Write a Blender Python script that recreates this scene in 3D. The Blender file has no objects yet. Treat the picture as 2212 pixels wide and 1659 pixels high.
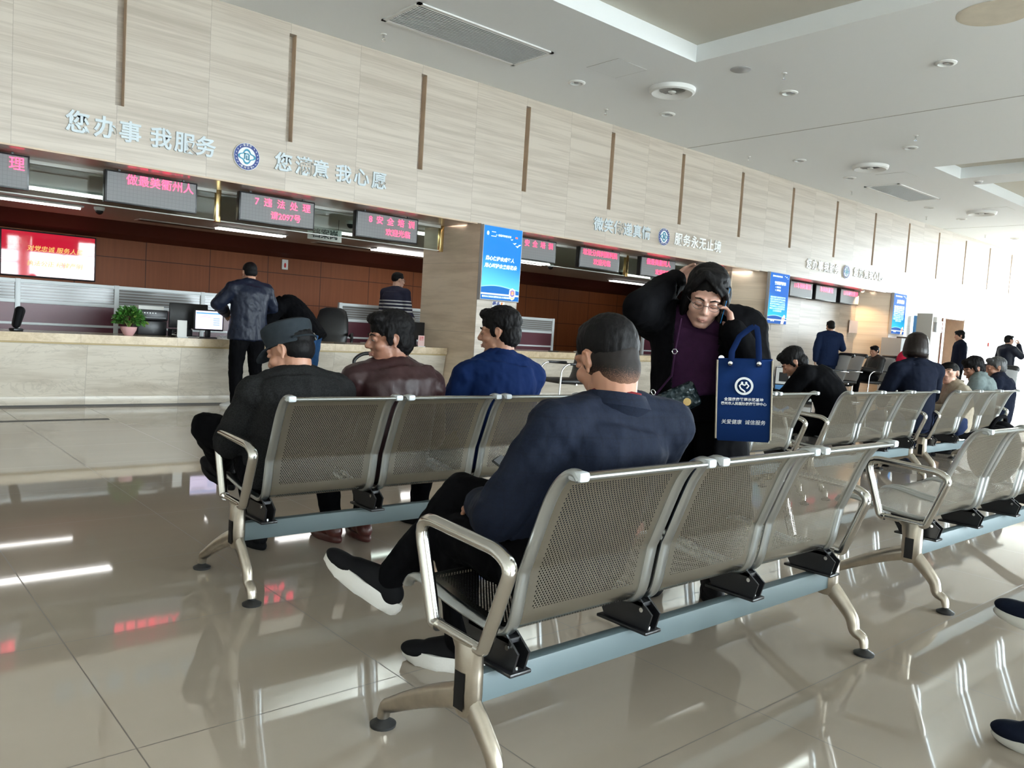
import bpy, bmesh, math, random
from math import pi, sin, cos, radians as rad, sqrt
from mathutils import Vector as V, Matrix, Euler, noise
random.seed(7)
SC = bpy.context.scene
COL = SC.collection

# ---------------------------------------------------------------- camera
cam_d = bpy.data.cameras.new('camera')
cam_d.sensor_fit = 'HORIZONTAL'; cam_d.sensor_width = 36.0
cam_d.lens = 1735.0/2212*36
cam_d.clip_start = .05; cam_d.clip_end = 300
cam = bpy.data.objects.new('camera', cam_d); COL.objects.link(cam)
right = V((.756, -.6516, .062)); down = V((.0016, -.093, -.9957)); fwd = V((.6545, .7529, -.0693))
cm = Matrix((right, -down, -fwd)).transposed().to_4x4()
cm.translation = V((0, 0, 1.13))
cam.matrix_world = cm
SC.camera = cam

# ---------------------------------------------------------------- sky, window portals, exposure
CEIL = 4.43
world = bpy.data.worlds.new('sky'); SC.world = world; world.use_nodes = True
wn = world.node_tree; wn.nodes.clear()
wo = wn.nodes.new('ShaderNodeOutputWorld'); bg = wn.nodes.new('ShaderNodeBackground')
tc = wn.nodes.new('ShaderNodeTexCoord'); dp = wn.nodes.new('ShaderNodeVectorMath'); dp.operation = 'DOT_PRODUCT'
sd = V((.93, -.25, .27)).normalized(); dp.inputs[1].default_value = sd
mr = wn.nodes.new('ShaderNodeMapRange'); mr.inputs[1].default_value = .2; mr.inputs[2].default_value = 1.0
mr.inputs[3].default_value = 5.0; mr.inputs[4].default_value = 36.0
bg.inputs[0].default_value = (.86, .945, 1.0, 1)
wn.links.new(tc.outputs['Generated'], dp.inputs[0]); wn.links.new(dp.outputs['Value'], mr.inputs[0])
wn.links.new(mr.outputs[0], bg.inputs[1]); wn.links.new(bg.outputs[0], wo.inputs[0])

def area(name, loc, size, direction, energy=1.0, color=(1, 1, 1), portal=False):
    l = bpy.data.lights.new(name, 'AREA'); l.shape = 'RECTANGLE'; l.size, l.size_y = size; l.energy = energy; l.color = color
    o = bpy.data.objects.new(name, l); COL.objects.link(o); o.location = loc
    o.rotation_euler = V(direction).to_track_quat('-Z', 'Y').to_euler()
    if portal: l.cycles.is_portal = True
    return o
S_WIN = [(-5.2 + 3.0*k, -5.2 + 3.0*k + 2.7) for k in (0, 2, 3, 4, 5, 6, 7)]          # panes of the south window wall
for x0, x1 in S_WIN:
    area('window_portal', ((x0+x1)/2, -8.98, 2.15), (x1-x0, 3.5), (0, 1, 0), portal=True)
area('window_portal', (30.98, 5.6, 2.1), (6.2, 3.9), (-1, 0, 0), portal=True)
SC.view_settings.view_transform = 'Standard'; SC.view_settings.look = 'None'
SC.view_settings.gamma = 1.0; SC.view_settings.use_curve_mapping = False
SC.view_settings.exposure = 1.08
SC.cycles.max_bounces = 10; SC.cycles.diffuse_bounces = 5; SC.cycles.glossy_bounces = 4
SC.cycles.transparent_max_bounces = 24; SC.cycles.caustics_reflective = False; SC.cycles.caustics_refractive = False
SC.cycles.sample_clamp_indirect = 6.0; SC.cycles.use_denoising = True
# ---------------------------------------------------------------- materials
MATS = {}
def newmat(name):
    m = bpy.data.materials.new(name); m.use_nodes = True
    nt = m.node_tree; b = nt.nodes['Principled BSDF']; MATS[name] = m
    return m, nt, b
def setin(b, **k):
    for a, v in k.items(): b.inputs[a.replace('_', ' ')].default_value = v
def srgb(r, g, b): 
    f = lambda c: (c/255/12.92) if c/255 <= .04045 else ((c/255+.055)/1.055)**2.4
    return (f(r), f(g), f(b), 1)
def plain(name, col, rough=.5, metal=0, spec=.5, bump=0, bscale=200, var=0, vscale=6, coat=0, sheen=0, stretch=None):
    m, nt, b = newmat(name)
    setin(b, Base_Color=col, Roughness=rough, Metallic=metal)
    b.inputs['Specular IOR Level'].default_value = spec
    if coat: b.inputs['Coat Weight'].default_value = coat
    if sheen: b.inputs['Sheen Weight'].default_value = sheen
    N = nt.nodes.new; L = nt.links.new
    if bump or var:
        t = N('ShaderNodeTexCoord'); src = t.outputs['Object']
        if stretch:
            mp = N('ShaderNodeMapping'); mp.inputs['Scale'].default_value = stretch; L(src, mp.inputs[0]); src = mp.outputs[0]
    if bump:
        n = N('ShaderNodeTexNoise'); n.inputs['Scale'].default_value = bscale; n.inputs['Detail'].default_value = 3; L(src, n.inputs['Vector'])
        bp = N('ShaderNodeBump'); bp.inputs['Strength'].default_value = bump; bp.inputs['Distance'].default_value = .002
        L(n.outputs['Fac'], bp.inputs['Height']); L(bp.outputs[0], b.inputs['Normal'])
    if var:
        n = N('ShaderNodeTexNoise'); n.inputs['Scale'].default_value = vscale; n.inputs['Detail'].default_value = 5; L(src, n.inputs['Vector'])
        cr = N('ShaderNodeMapRange'); cr.inputs[1].default_value = .3; cr.inputs[2].default_value = .7
        cr.inputs[3].default_value = 1-var; cr.inputs[4].default_value = 1+var; L(n.outputs['Fac'], cr.inputs[0])
        mx = N('ShaderNodeVectorMath'); mx.operation = 'SCALE'; mx.inputs[0].default_value = col[:3]; L(cr.outputs[0], mx.inputs['Scale'])
        L(mx.outputs[0], b.inputs['Base Color'])
    return m
def glow(name, col, strength):
    m, nt, b = newmat(name); setin(b, Base_Color=(.02, .02, .02, 1), Emission_Color=col, Emission_Strength=strength, Roughness=.4); return m
def mth(nt, op, a, b=None, c=None):
    n = nt.nodes.new('ShaderNodeMath'); n.operation = op
    for i, v in enumerate((a, b, c)):
        if v is None: continue
        if isinstance(v, (int, float)): n.inputs[i].default_value = v
        else: nt.links.new(v, n.inputs[i])
    return n.outputs[0]
def seam(nt, coord, origin, pitch, width):
    f = mth(nt, 'FRACT', mth(nt, 'DIVIDE', mth(nt, 'SUBTRACT', coord, origin), pitch))
    return mth(nt, 'LESS_THAN', f, width/pitch)
def mixrgb(nt, fac, a, b):
    n = nt.nodes.new('ShaderNodeMix'); n.data_type = 'RGBA'
    for i, v in ((0, fac), (6, a), (7, b)):
        if isinstance(v, (int, float, tuple)): n.inputs[i].default_value = v
        else: nt.links.new(v, n.inputs[i])
    return n.outputs[2]
def stone(name, light, dark, rough=.45, streak=(.35, 7.0), seams=(4.08, .905), hseam=None, contrast=1.0, vein=0, seamcol=.62):
    m, nt, b = newmat(name); N = nt.nodes.new; L = nt.links.new
    t = N('ShaderNodeTexCoord'); sp = N('ShaderNodeSeparateXYZ'); L(t.outputs['Object'], sp.inputs[0])
    u = mth(nt, 'ADD', sp.outputs[0], mth(nt, 'MULTIPLY', sp.outputs[1], .77)); z = sp.outputs[2]
    cell = mth(nt, 'FLOOR', mth(nt, 'DIVIDE', mth(nt, 'SUBTRACT', sp.outputs[0], seams[0]), seams[1]))
    zz = mth(nt, 'ADD', z, mth(nt, 'MULTIPLY', cell, .37))
    def layer(su, sz, det, dist, seed):
        cb = N('ShaderNodeCombineXYZ'); L(mth(nt, 'MULTIPLY', u, su), cb.inputs[0]); L(mth(nt, 'MULTIPLY', zz, sz), cb.inputs[2])
        L(mth(nt, 'MULTIPLY', cell, 1.7+seed), cb.inputs[1])
        n = N('ShaderNodeTexNoise'); n.inputs['Scale'].default_value = 1; n.inputs['Detail'].default_value = det
        n.inputs['Roughness'].default_value = .62; n.inputs['Distortion'].default_value = dist; L(cb.outputs[0], n.inputs['Vector']); return n.outputs['Fac']
    a = layer(streak[0]*1.6, streak[1], 6, .5, 0); c = layer(streak[0]*6, streak[1]*5, 4, .2, 3)
    mix = mth(nt, 'ADD', mth(nt, 'MULTIPLY', a, .7), mth(nt, 'MULTIPLY', c, .3))
    r = N('ShaderNodeMapRange'); r.inputs[1].default_value = .34; r.inputs[2].default_value = .56; L(mix, r.inputs[0])
    col = mixrgb(nt, mth(nt, 'POWER', r.outputs[0], 1.4), dark, light)
    if vein:
        v = layer(streak[0]*2.2, streak[1]*.55, 5, 2.2, 9)
        w = mth(nt, 'LESS_THAN', mth(nt, 'ABSOLUTE', mth(nt, 'SUBTRACT', v, .5)), .012)
        col = mixrgb(nt, mth(nt, 'MULTIPLY', w, vein), col, (dark[0]*.55, dark[1]*.55, dark[2]*.55, 1))
    s = seam(nt, sp.outputs[0], seams[0]-.002, seams[1], .006)
    if hseam: s = mth(nt, 'MAXIMUM', s, seam(nt, z, hseam[0], hseam[1], .006))
    col = mixrgb(nt, mth(nt, 'MULTIPLY', s, 1-seamcol), col, (dark[0]*.4, dark[1]*.4, dark[2]*.4, 1))
    L(col, b.inputs['Base Color']); setin(b, Roughness=rough)
    return m
stone('travertine', (.56, .495, .425, 1), (.42, .36, .30, 1), streak=(.22, 11.0))
stone('travertine_column', (.80, .67, .52, 1), (.62, .50, .37, 1), streak=(.5, 4), seams=(-50, 200), hseam=(.05, .98))
stone('counter_stone', (.63, .575, .49, 1), (.45, .395, .32, 1), rough=.3, streak=(.4, 5.0), seams=(2.215, .98), vein=.18)
stone('counter_top', (.62, .50, .34, 1), (.48, .37, .24, 1), rough=.16, streak=(6, 9), seams=(1.02, 1.0))
def floor_mat():
    m, nt, b = newmat('floor_tile'); N = nt.nodes.new; L = nt.links.new
    t = N('ShaderNodeTexCoord'); sp = N('ShaderNodeSeparateXYZ'); L(t.outputs['Object'], sp.inputs[0])
    s = mth(nt, 'MAXIMUM', seam(nt, sp.outputs[0], .62-.002, .787, .004), seam(nt, sp.outputs[1], 2.085-.002, .806, .004))
    n = N('ShaderNodeTexNoise'); n.inputs['Scale'].default_value = 1; n.inputs['Detail'].default_value = 5
    mp = N('ShaderNodeMapping'); mp.inputs['Scale'].default_value = (.5, 4, 1); L(t.outputs['Object'], mp.inputs[0]); L(mp.outputs[0], n.inputs['Vector'])
    col = mixrgb(nt, n.outputs['Fac'], (.345, .29, .235, 1), (.40, .34, .275, 1))
    L(mixrgb(nt, mth(nt, 'MULTIPLY', s, .8), col, (.10, .085, .07, 1)), b.inputs['Base Color'])
    n2 = N('ShaderNodeTexNoise'); n2.inputs['Scale'].default_value = 60; L(t.outputs['Object'], n2.inputs['Vector'])
    L(mth(nt, 'ADD', mth(nt, 'MULTIPLY', n2.outputs['Fac'], .03), mth(nt, 'ADD', .025, mth(nt, 'MULTIPLY', s, .4))), b.inputs['Roughness'])
    b.inputs['Specular IOR Level'].default_value = .62
floor_mat()
def wood_mat():
    m, nt, b = newmat('wood_panel'); N = nt.nodes.new; L = nt.links.new
    t = N('ShaderNodeTexCoord'); sp = N('ShaderNodeSeparateXYZ'); L(t.outputs['Object'], sp.inputs[0])
    s = mth(nt, 'MAXIMUM', seam(nt, sp.outputs[0], 4.48-.006, 1.15, .014), seam(nt, sp.outputs[2], .73, .6, .014))
    mp = N('ShaderNodeMapping'); mp.inputs['Scale'].default_value = (30, 1, 1.2); L(t.outputs['Object'], mp.inputs[0])
    n = N('ShaderNodeTexNoise'); n.inputs['Scale'].default_value = 1; n.inputs['Detail'].default_value = 4; L(mp.outputs[0], n.inputs['Vector'])
    col = mixrgb(nt, n.outputs['Fac'], (.18, .05, .016, 1), (.26, .082, .027, 1))
    L(mixrgb(nt, mth(nt, 'MULTIPLY', s, .85), col, (.03, .01, .006, 1)), b.inputs['Base Color']); setin(b, Roughness=.5); b.inputs['Specular IOR Level'].default_value = .2
wood_mat()
plain('wood_cove_shade', (.075, .015, .008, 1), .5)  # darker than the panelling: shade of its downward face put into the colour
plain('ceiling_paint', (.86, .89, .91, 1), .9, spec=.2)
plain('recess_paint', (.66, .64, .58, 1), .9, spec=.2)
plain('stain', (.66, .60, .50, 1), .9, var=.06)
plain('line_grey', (.36, .36, .35, 1), .9)
plain('brass_dull', (.42, .31, .14, 1), .5); plain('slot_brown', (.58, .44, .32, 1), .55, var=.1)
plain('soffit_metal', (.50, .40, .36, 1), .22, spec=.6)
plain('white_paint', (.78, .79, .78, 1), .5)
plain('wall_paint', (.74, .72, .67, 1), .8)
plain('off_white', (.70, .70, .66, 1), .55)
plain('brass', (.70, .50, .22, 1), .25, 1)
plain('dark_metal', (.06, .06, .065, 1), .4)
plain('black_plastic', (.012, .012, .014, 1), .35)
plain('black_soft', (.005, .005, .006, 1), .7, spec=.12)
plain('grille_dark', (.10, .095, .09, 1), .7)
plain('vent_grey', (.62, .64, .64, 1), .6)
plain('chrome', (.72, .73, .73, 1), .16, 1)
plain('steel_frame', (.52, .55, .56, 1), .28, 1)
plain('steel_arm', (.60, .58, .54, 1), .17, 1, bump=.04, bscale=40)
plain('steel_leg', (.50, .45, .38, 1), .30, 1, bump=.08, bscale=60, var=.12, vscale=20)
plain('beam_paint', (.115, .155, .168, 1), .5)
plain('cap_white', (.50, .53, .55, 1), .35)
plain('maroon', (.115, .028, .042, 1), .35)
plain('frame_white', (.66, .69, .70, 1), .4)
plain('paper', (.80, .79, .76, 1), .7)
plain('paper_pink', (.72, .50, .47, 1), .6)
plain('letter_silver', (.58, .65, .69, 1), .5)
plain('letter_silver_lit', (.88, .89, .88, 1), .4)  # same silver letters, brightness of the lit end put into the colour
plain('blue_paint', (.05, .16, .45, 1), .4)
plain('blue_light', (.12, .36, .75, 1), .5)
plain('navy_ink', (.015, .04, .22, 1), .5)
plain('teal_ink', (.02, .24, .38, 1), .5)
plain('white_ink', (.84, .85, .86, 1), .5)
plain('red_ink', (.60, .03, .03, 1), .45)
plain('orange_ink', (.75, .22, .03, 1), .5)
plain('black_ink', (.02, .02, .025, 1), .6)
plain('gold_ink', (.80, .55, .12, 1), .5)
plain('pink_glaze', (.62, .36, .36, 1), .2)
plain('soil', (.05, .03, .02, 1), .9)
plain('leaf', (.045, .16, .02, 1), .4, var=.35, vscale=30)
plain('leaf_pale', (.20, .30, .06, 1), .4)
plain('grey_plastic', (.42, .43, .44, 1), .45)
plain('notice_film', (.60, .56, .60, 1), .25)
plain('board_beige', (.42, .39, .33, 1), .6)
plain('door_wood', (.22, .06, .03, 1), .45)
plain('door_face', (.55, .42, .31, 1), .5, var=.08)
plain('skirting_dark', (.05, .045, .04, 1), .5)
plain('phone_body', (.01, .012, .012, 1), .2)
plain('phone_blue', (.03, .25, .62, 1), .3)
plain('rubber', (.015, .015, .015, 1), .6)
plain('pale_ground', (.60, .60, .57, 1), .9)  # unseen ground outside, made pale to bounce light up to the ceiling
glow('tube_light', (1, .98, .95, 1), 4.0)
glow('led_red', (1.0, .03, .10, 1), 2.4)
glow('spot_glow', (1.0, .72, .42, 1), 12.0)
glow('screen_white', (.80, .72, 1.0, 1), .85)
glow('screen_blue', (.10, .40, .80, 1), .6)
glow('phone_screen', (.6, .7, .75, 1), .06)
glow('phone_text', (.75, .8, .8, 1), .35)
glow('tv_red', (.62, .012, .035, 1), .42)
glow('tv_gold', (.95, .62, .12, 1), .6)
def led_face():
    m, nt, b = newmat('led_face'); N = nt.nodes.new; L = nt.links.new
    t = N('ShaderNodeTexCoord'); sp = N('ShaderNodeSeparateXYZ'); L(t.outputs['Object'], sp.inputs[0])
    g = mth(nt, 'MAXIMUM', seam(nt, sp.outputs[0], 0, .04, .004), seam(nt, sp.outputs[2], 0, .04, .004))
    d = mth(nt, 'MAXIMUM', seam(nt, sp.outputs[0], 0, .01, .004), seam(nt, sp.outputs[2], 0, .01, .004))
    c = mixrgb(nt, mth(nt, 'MULTIPLY', d, .35), (.20, .20, .205, 1), (.14, .14, .145, 1))
    L(mixrgb(nt, mth(nt, 'MULTIPLY', g, .35), c, (.08, .08, .085, 1)), b.inputs['Base Color']); setin(b, Roughness=.55)
led_face()
def glass(name, tint=(.85, .92, .90, 1), gl=.10, rough=.02):
    m, nt, b = newmat(name); N = nt.nodes.new; L = nt.links.new
    nt.nodes.remove(b); out = nt.nodes['Material Output']
    tr = N('ShaderNodeBsdfTransparent'); tr.inputs[0].default_value = tint
    g = N('ShaderNodeBsdfGlossy'); g.inputs['Roughness'].default_value = rough
    f = N('ShaderNodeLayerWeight')
    mx = N('ShaderNodeMixShader'); L(mth(nt, 'ADD', gl*.4, mth(nt, 'MULTIPLY', mth(nt, 'POWER', f.outputs['Facing'], 5), .9)), mx.inputs[0]); L(tr.outputs[0], mx.inputs[1]); L(g.outputs[0], mx.inputs[2]); L(mx.outputs[0], out.inputs[0])
glass('glass_strip', (.80, .88, .85, 1), .12); glass('window_glass', (.95, .97, .97, 1), .05); glass('cup_glass', (.75, .9, .86, 1), .1)
def blind_glass():
    m, nt, b = newmat('blind_glass'); N = nt.nodes.new; L = nt.links.new
    out = nt.nodes['Material Output']; t = N('ShaderNodeTexCoord'); sp = N('ShaderNodeSeparateXYZ'); L(t.outputs['Object'], sp.inputs[0])
    s = seam(nt, sp.outputs[2], 0, .036, .02)
    L(mixrgb(nt, s, (.17, .15, .14, 1), (.34, .35, .35, 1)), b.inputs['Base Color']); setin(b, Roughness=.12); b.inputs['Specular IOR Level'].default_value = .3
blind_glass()
def perforated(name, tint, rough):
    # stainless sheet with staggered round holes, laid out in the sheet's own UV metres; the margin stays solid
    m, nt, b = newmat(name); N = nt.nodes.new; L = nt.links.new; out = nt.nodes['Material Output']
    uv = N('ShaderNodeUVMap'); uv.uv_map = 'UVMap'; sp = N('ShaderNodeSeparateXYZ'); L(uv.outputs[0], sp.inputs[0])
    px, py = .0100, .0066
    row = mth(nt, 'FLOOR', mth(nt, 'DIVIDE', sp.outputs[1], py))
    sh = mth(nt, 'MULTIPLY', mth(nt, 'MODULO', mth(nt, 'ADD', row, 1000), 2), .5)
    fx = mth(nt, 'SUBTRACT', mth(nt, 'FRACT', mth(nt, 'ADD', mth(nt, 'DIVIDE', sp.outputs[0], px), sh)), .5)
    fy = mth(nt, 'SUBTRACT', mth(nt, 'FRACT', mth(nt, 'DIVIDE', sp.outputs[1], py)), .5)
    dx = mth(nt, 'MULTIPLY', fx, px); dy = mth(nt, 'MULTIPLY', fy, py)
    r2 = mth(nt, 'ADD', mth(nt, 'MULTIPLY', dx, dx), mth(nt, 'MULTIPLY', dy, dy))
    hole = mth(nt, 'LESS_THAN', r2, .00215**2)
    at = N('ShaderNodeAttribute'); at.attribute_name = 'perf'; at.attribute_type = 'GEOMETRY'
    hole = mth(nt, 'MULTIPLY', hole, mth(nt, 'GREATER_THAN', at.outputs['Fac'], .5))
    n = N('ShaderNodeTexNoise'); n.inputs['Scale'].default_value = 5; n.inputs['Detail'].default_value = 4; L(uv.outputs[0], n.inputs['Vector'])
    L(mixrgb(nt, n.outputs['Fac'], (tint[0]*.85, tint[1]*.84, tint[2]*.82, 1), tint), b.inputs['Base Color'])
    setin(b, Metallic=1, Roughness=rough)
    tr = N('ShaderNodeBsdfTransparent'); mx = N('ShaderNodeMixShader'); L(hole, mx.inputs[0]); L(b.outputs[0], mx.inputs[1]); L(tr.outputs[0], mx.inputs[2]); L(mx.outputs[0], out.inputs[0])
perforated('perforated_steel', (.47, .46, .42, 1), .25)
# skin, hair and cloth
def skin(name, col, rough=.45):
    m = plain(name, col, rough, bump=.12, bscale=350, var=.07, vscale=9); b = m.node_tree.nodes['Principled BSDF']
    b.inputs['Subsurface Weight'].default_value = .12; b.inputs['Subsurface Radius'].default_value = (.01, .004, .002)
    return m
skin('skin_tan', (.40, .20, .13, 1)); skin('skin_light', (.56, .33, .245, 1)); skin('skin_brown', (.30, .14, .09, 1)); skin('skin_woman', (.50, .29, .225, 1))
plain('lip', (.40, .19, .155, 1), .4); plain('eye_white', (.36, .33, .30, 1), .4, spec=.2); plain('eye_dark', (.01, .007, .005, 1), .15)
plain('hair_black', (.0045, .004, .0045, 1), .6, spec=.14, bump=.9, bscale=160, stretch=(1, 1, .2))
plain('hair_brown', (.012, .007, .006, 1), .4, spec=.3, bump=.7, bscale=120, stretch=(1, 1, .2))
plain('hair_grey', (.05, .05, .052, 1), .5, bump=.8, bscale=150)
def fade():
    m, nt, b = newmat('hair_stubble'); N = nt.nodes.new; L = nt.links.new
    t = N('ShaderNodeTexCoord'); sp = N('ShaderNodeSeparateXYZ'); L(t.outputs['Object'], sp.inputs[0])
    n = N('ShaderNodeTexNoise'); n.inputs['Scale'].default_value = 420; L(t.outputs['Object'], n.inputs['Vector'])
    r = N('ShaderNodeMapRange'); r.inputs[1].default_value = .945; r.inputs[2].default_value = 1.035; L(mth(nt, 'ADD', sp.outputs[2], mth(nt, 'MULTIPLY', mth(nt, 'SUBTRACT', n.outputs['Fac'], .5), .09)), r.inputs[0])
    L(mixrgb(nt, r.outputs[0], (.36, .185, .12, 1), (.012, .009, .008, 1)), b.inputs['Base Color']); setin(b, Roughness=.7); b.inputs['Specular IOR Level'].default_value = .2
fade()
def cloth(name, col, rough=.85, bump=.25, bscale=500, var=.12, vscale=40, spec=.10, sheen=0): plain(name, col, rough, spec=spec, bump=bump, bscale=bscale, var=var, vscale=vscale, sheen=sheen)
cloth('black_cloth', (.0028, .0028, .0036, 1), spec=.06); cloth('black_coat', (.0026, .0026, .0034, 1), spec=.06); cloth('charcoal_tweed', (.013, .013, .0135, 1), var=.5, vscale=180)
cloth('navy_jean', (.018, .03, .075, 1)); cloth('blue_jean', (.02, .065, .155, 1)); cloth('bright_navy', (.0042, .0145, .066, 1), var=.06, vscale=6)
cloth('suit_navy', (.010, .019, .055, 1)); cloth('dark_navy', (.007, .010, .022, 1)); cloth('beige_cloth', (.36, .31, .24, 1)); cloth('grey_green', (.17, .21, .21, 1))
cloth('purple_knit', (.026, .008, .026, 1), bump=.5, bscale=300); cloth('cap_cloth', (.023, .029, .035, 1)); cloth('white_cloth', (.6, .6, .6, 1)); cloth('red_cloth', (.55, .02, .06, 1)); cloth('dark_red', (.12, .01, .012, 1))
cloth('tote_blue', (.006, .024, .105, 1), var=.08, vscale=5)
plain('maroon_leather', (.026, .009, .010, 1), .45, spec=.35, bump=.3, bscale=150, var=.2, vscale=10)
plain('quilt_navy', (.005, .0085, .022, 1), .48, spec=.3, bump=.4, bscale=40)
plain('black_leather', (.012, .012, .013, 1), .38, spec=.5, bump=.2, bscale=150)
plain('brown_leather', (.075, .022, .018, 1), .35)
plain('sole_white', (.62, .60, .56, 1), .6, bump=.3, bscale=120); plain('sole_grey', (.50, .49, .45, 1), .6)
plain('shoe_navy', (.005, .008, .018, 1), .8, spec=.1, bump=.4, bscale=400); plain('sneaker_white', (.6, .6, .6, 1), .5)
def plaid():
    m, nt, b = newmat('navy_plaid'); N = nt.nodes.new; L = nt.links.new
    t = N('ShaderNodeTexCoord'); sp = N('ShaderNodeSeparateXYZ'); L(t.outputs['Object'], sp.inputs[0])
    s = mth(nt, 'ADD', seam(nt, sp.outputs[0], 0, .042, .005), seam(nt, sp.outputs[2], 0, .05, .005))
    n = N('ShaderNodeTexNoise'); n.inputs['Scale'].default_value = 160; n.inputs['Detail'].default_value = 4; L(t.outputs['Object'], n.inputs['Vector'])
    c = mixrgb(nt, n.outputs['Fac'], (.0028, .0048, .0125, 1), (.0085, .0135, .030, 1))
    L(mixrgb(nt, mth(nt, 'MULTIPLY', s, .3), c, (.003, .005, .012, 1)), b.inputs['Base Color']); setin(b, Roughness=.85)
    b.inputs['Specular IOR Level'].default_value = .2
    bp = N('ShaderNodeBump'); bp.inputs['Strength'].default_value = .3; bp.inputs['Distance'].default_value = .001; L(n.outputs['Fac'], bp.inputs['Height']); L(bp.outputs[0], b.inputs['Normal'])
plaid()
def stripes():
    m, nt, b = newmat('striped_knit'); N = nt.nodes.new; L = nt.links.new
    t = N('ShaderNodeTexCoord'); sp = N('ShaderNodeSeparateXYZ'); L(t.outputs['Object'], sp.inputs[0])
    z = sp.outputs[2]
    s = seam(nt, z, 1.17, .052, .022); inr = mth(nt, 'MULTIPLY', mth(nt, 'GREATER_THAN', z, 1.12), mth(nt, 'LESS_THAN', z, 1.29))
    low = mth(nt, 'LESS_THAN', z, 1.05)
    L(mixrgb(nt, mth(nt, 'MAXIMUM', mth(nt, 'MULTIPLY', s, inr), low), (.014, .014, .038, 1), (.55, .55, .55, 1)), b.inputs['Base Color']); setin(b, Roughness=.9)
stripes()
def quilted():
    m, nt, b = newmat('quilted_patent'); N = nt.nodes.new; L = nt.links.new
    t = N('ShaderNodeTexCoord'); n = N('ShaderNodeTexVoronoi'); n.inputs['Scale'].default_value = 45; L(t.outputs['Object'], n.inputs['Vector'])
    bp = N('ShaderNodeBump'); bp.inputs['Strength'].default_value = 1; bp.inputs['Distance'].default_value = .01; L(n.outputs['Distance'], bp.inputs['Height']); L(bp.outputs[0], b.inputs['Normal'])
    setin(b, Base_Color=(.02, .035, .042, 1), Roughness=.18, Metallic=.35)
quilted()
def poster(name, h, top, mid, low, wave=.22):
    # printed backlit poster: flat colour fields of the artwork itself
    m, nt, b = newmat(name); N = nt.nodes.new; L = nt.links.new
    t = N('ShaderNodeTexCoord'); sp = N('ShaderNodeSeparateXYZ'); L(t.outputs['Object'], sp.inputs[0])
    z = mth(nt, 'DIVIDE', sp.outputs[2], h)
    r = N('ShaderNodeMapRange'); r.inputs[1].default_value = wave; r.inputs[2].default_value = .62; L(z, r.inputs[0])
    c = mixrgb(nt, mth(nt, 'SMOOTH_MIN', mth(nt, 'ADD', r.outputs[0], mth(nt, 'MULTIPLY', sp.outputs[0], .5)), 1.0, .2), mid, top)
    wv = mth(nt, 'ADD', wave-.03, mth(nt, 'MULTIPLY', mth(nt, 'SINE', mth(nt, 'MULTIPLY', sp.outputs[0], 6)), .025))
    c = mixrgb(nt, mth(nt, 'LESS_THAN', z, wv), c, low)
    c = mixrgb(nt, mth(nt, 'LESS_THAN', mth(nt, 'ABSOLUTE', mth(nt, 'SUBTRACT', z, wv)), .008), c, (.35, .85, 1, 1))
    c = mixrgb(nt, mth(nt, 'LESS_THAN', mth(nt, 'ABSOLUTE', mth(nt, 'SUBTRACT', z, .075)), .012), c, (.8, .95, 1, 1))
    setin(b, Base_Color=(.03, .03, .03, 1), Emission_Strength=.6, Roughness=.6); b.inputs['Specular IOR Level'].default_value = .03; L(c, b.inputs['Emission Color'])
poster('poster_sky', 1.02, (.004, .24, .86, 1), (.16, .82, .95, 1), (.004, .17, .60, 1), .20)
poster('poster_blue', 1.0, (.004, .14, .62, 1), (.01, .62, .88, 1), (.004, .10, .45, 1), .17)
glow('poster_text', (.75, .95, 1, 1), 1.0); glow('poster_text_dim', (.45, .8, .95, 1), .9)
glow('badge_white', (.9, .93, .9, 1), .9); glow('badge_red', (.75, .15, .08, 1), .8); glow('badge_gold', (.9, .6, .2, 1), .9); glow('badge_blue', (.15, .15, .45, 1), .8); glow('poster_dark', (.004, .03, .2, 1), .8); glow('poster_skin', (.75, .5, .38, 1), .8)
glow('plate_lit', (.8, .85, .8, 1), .9)

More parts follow.
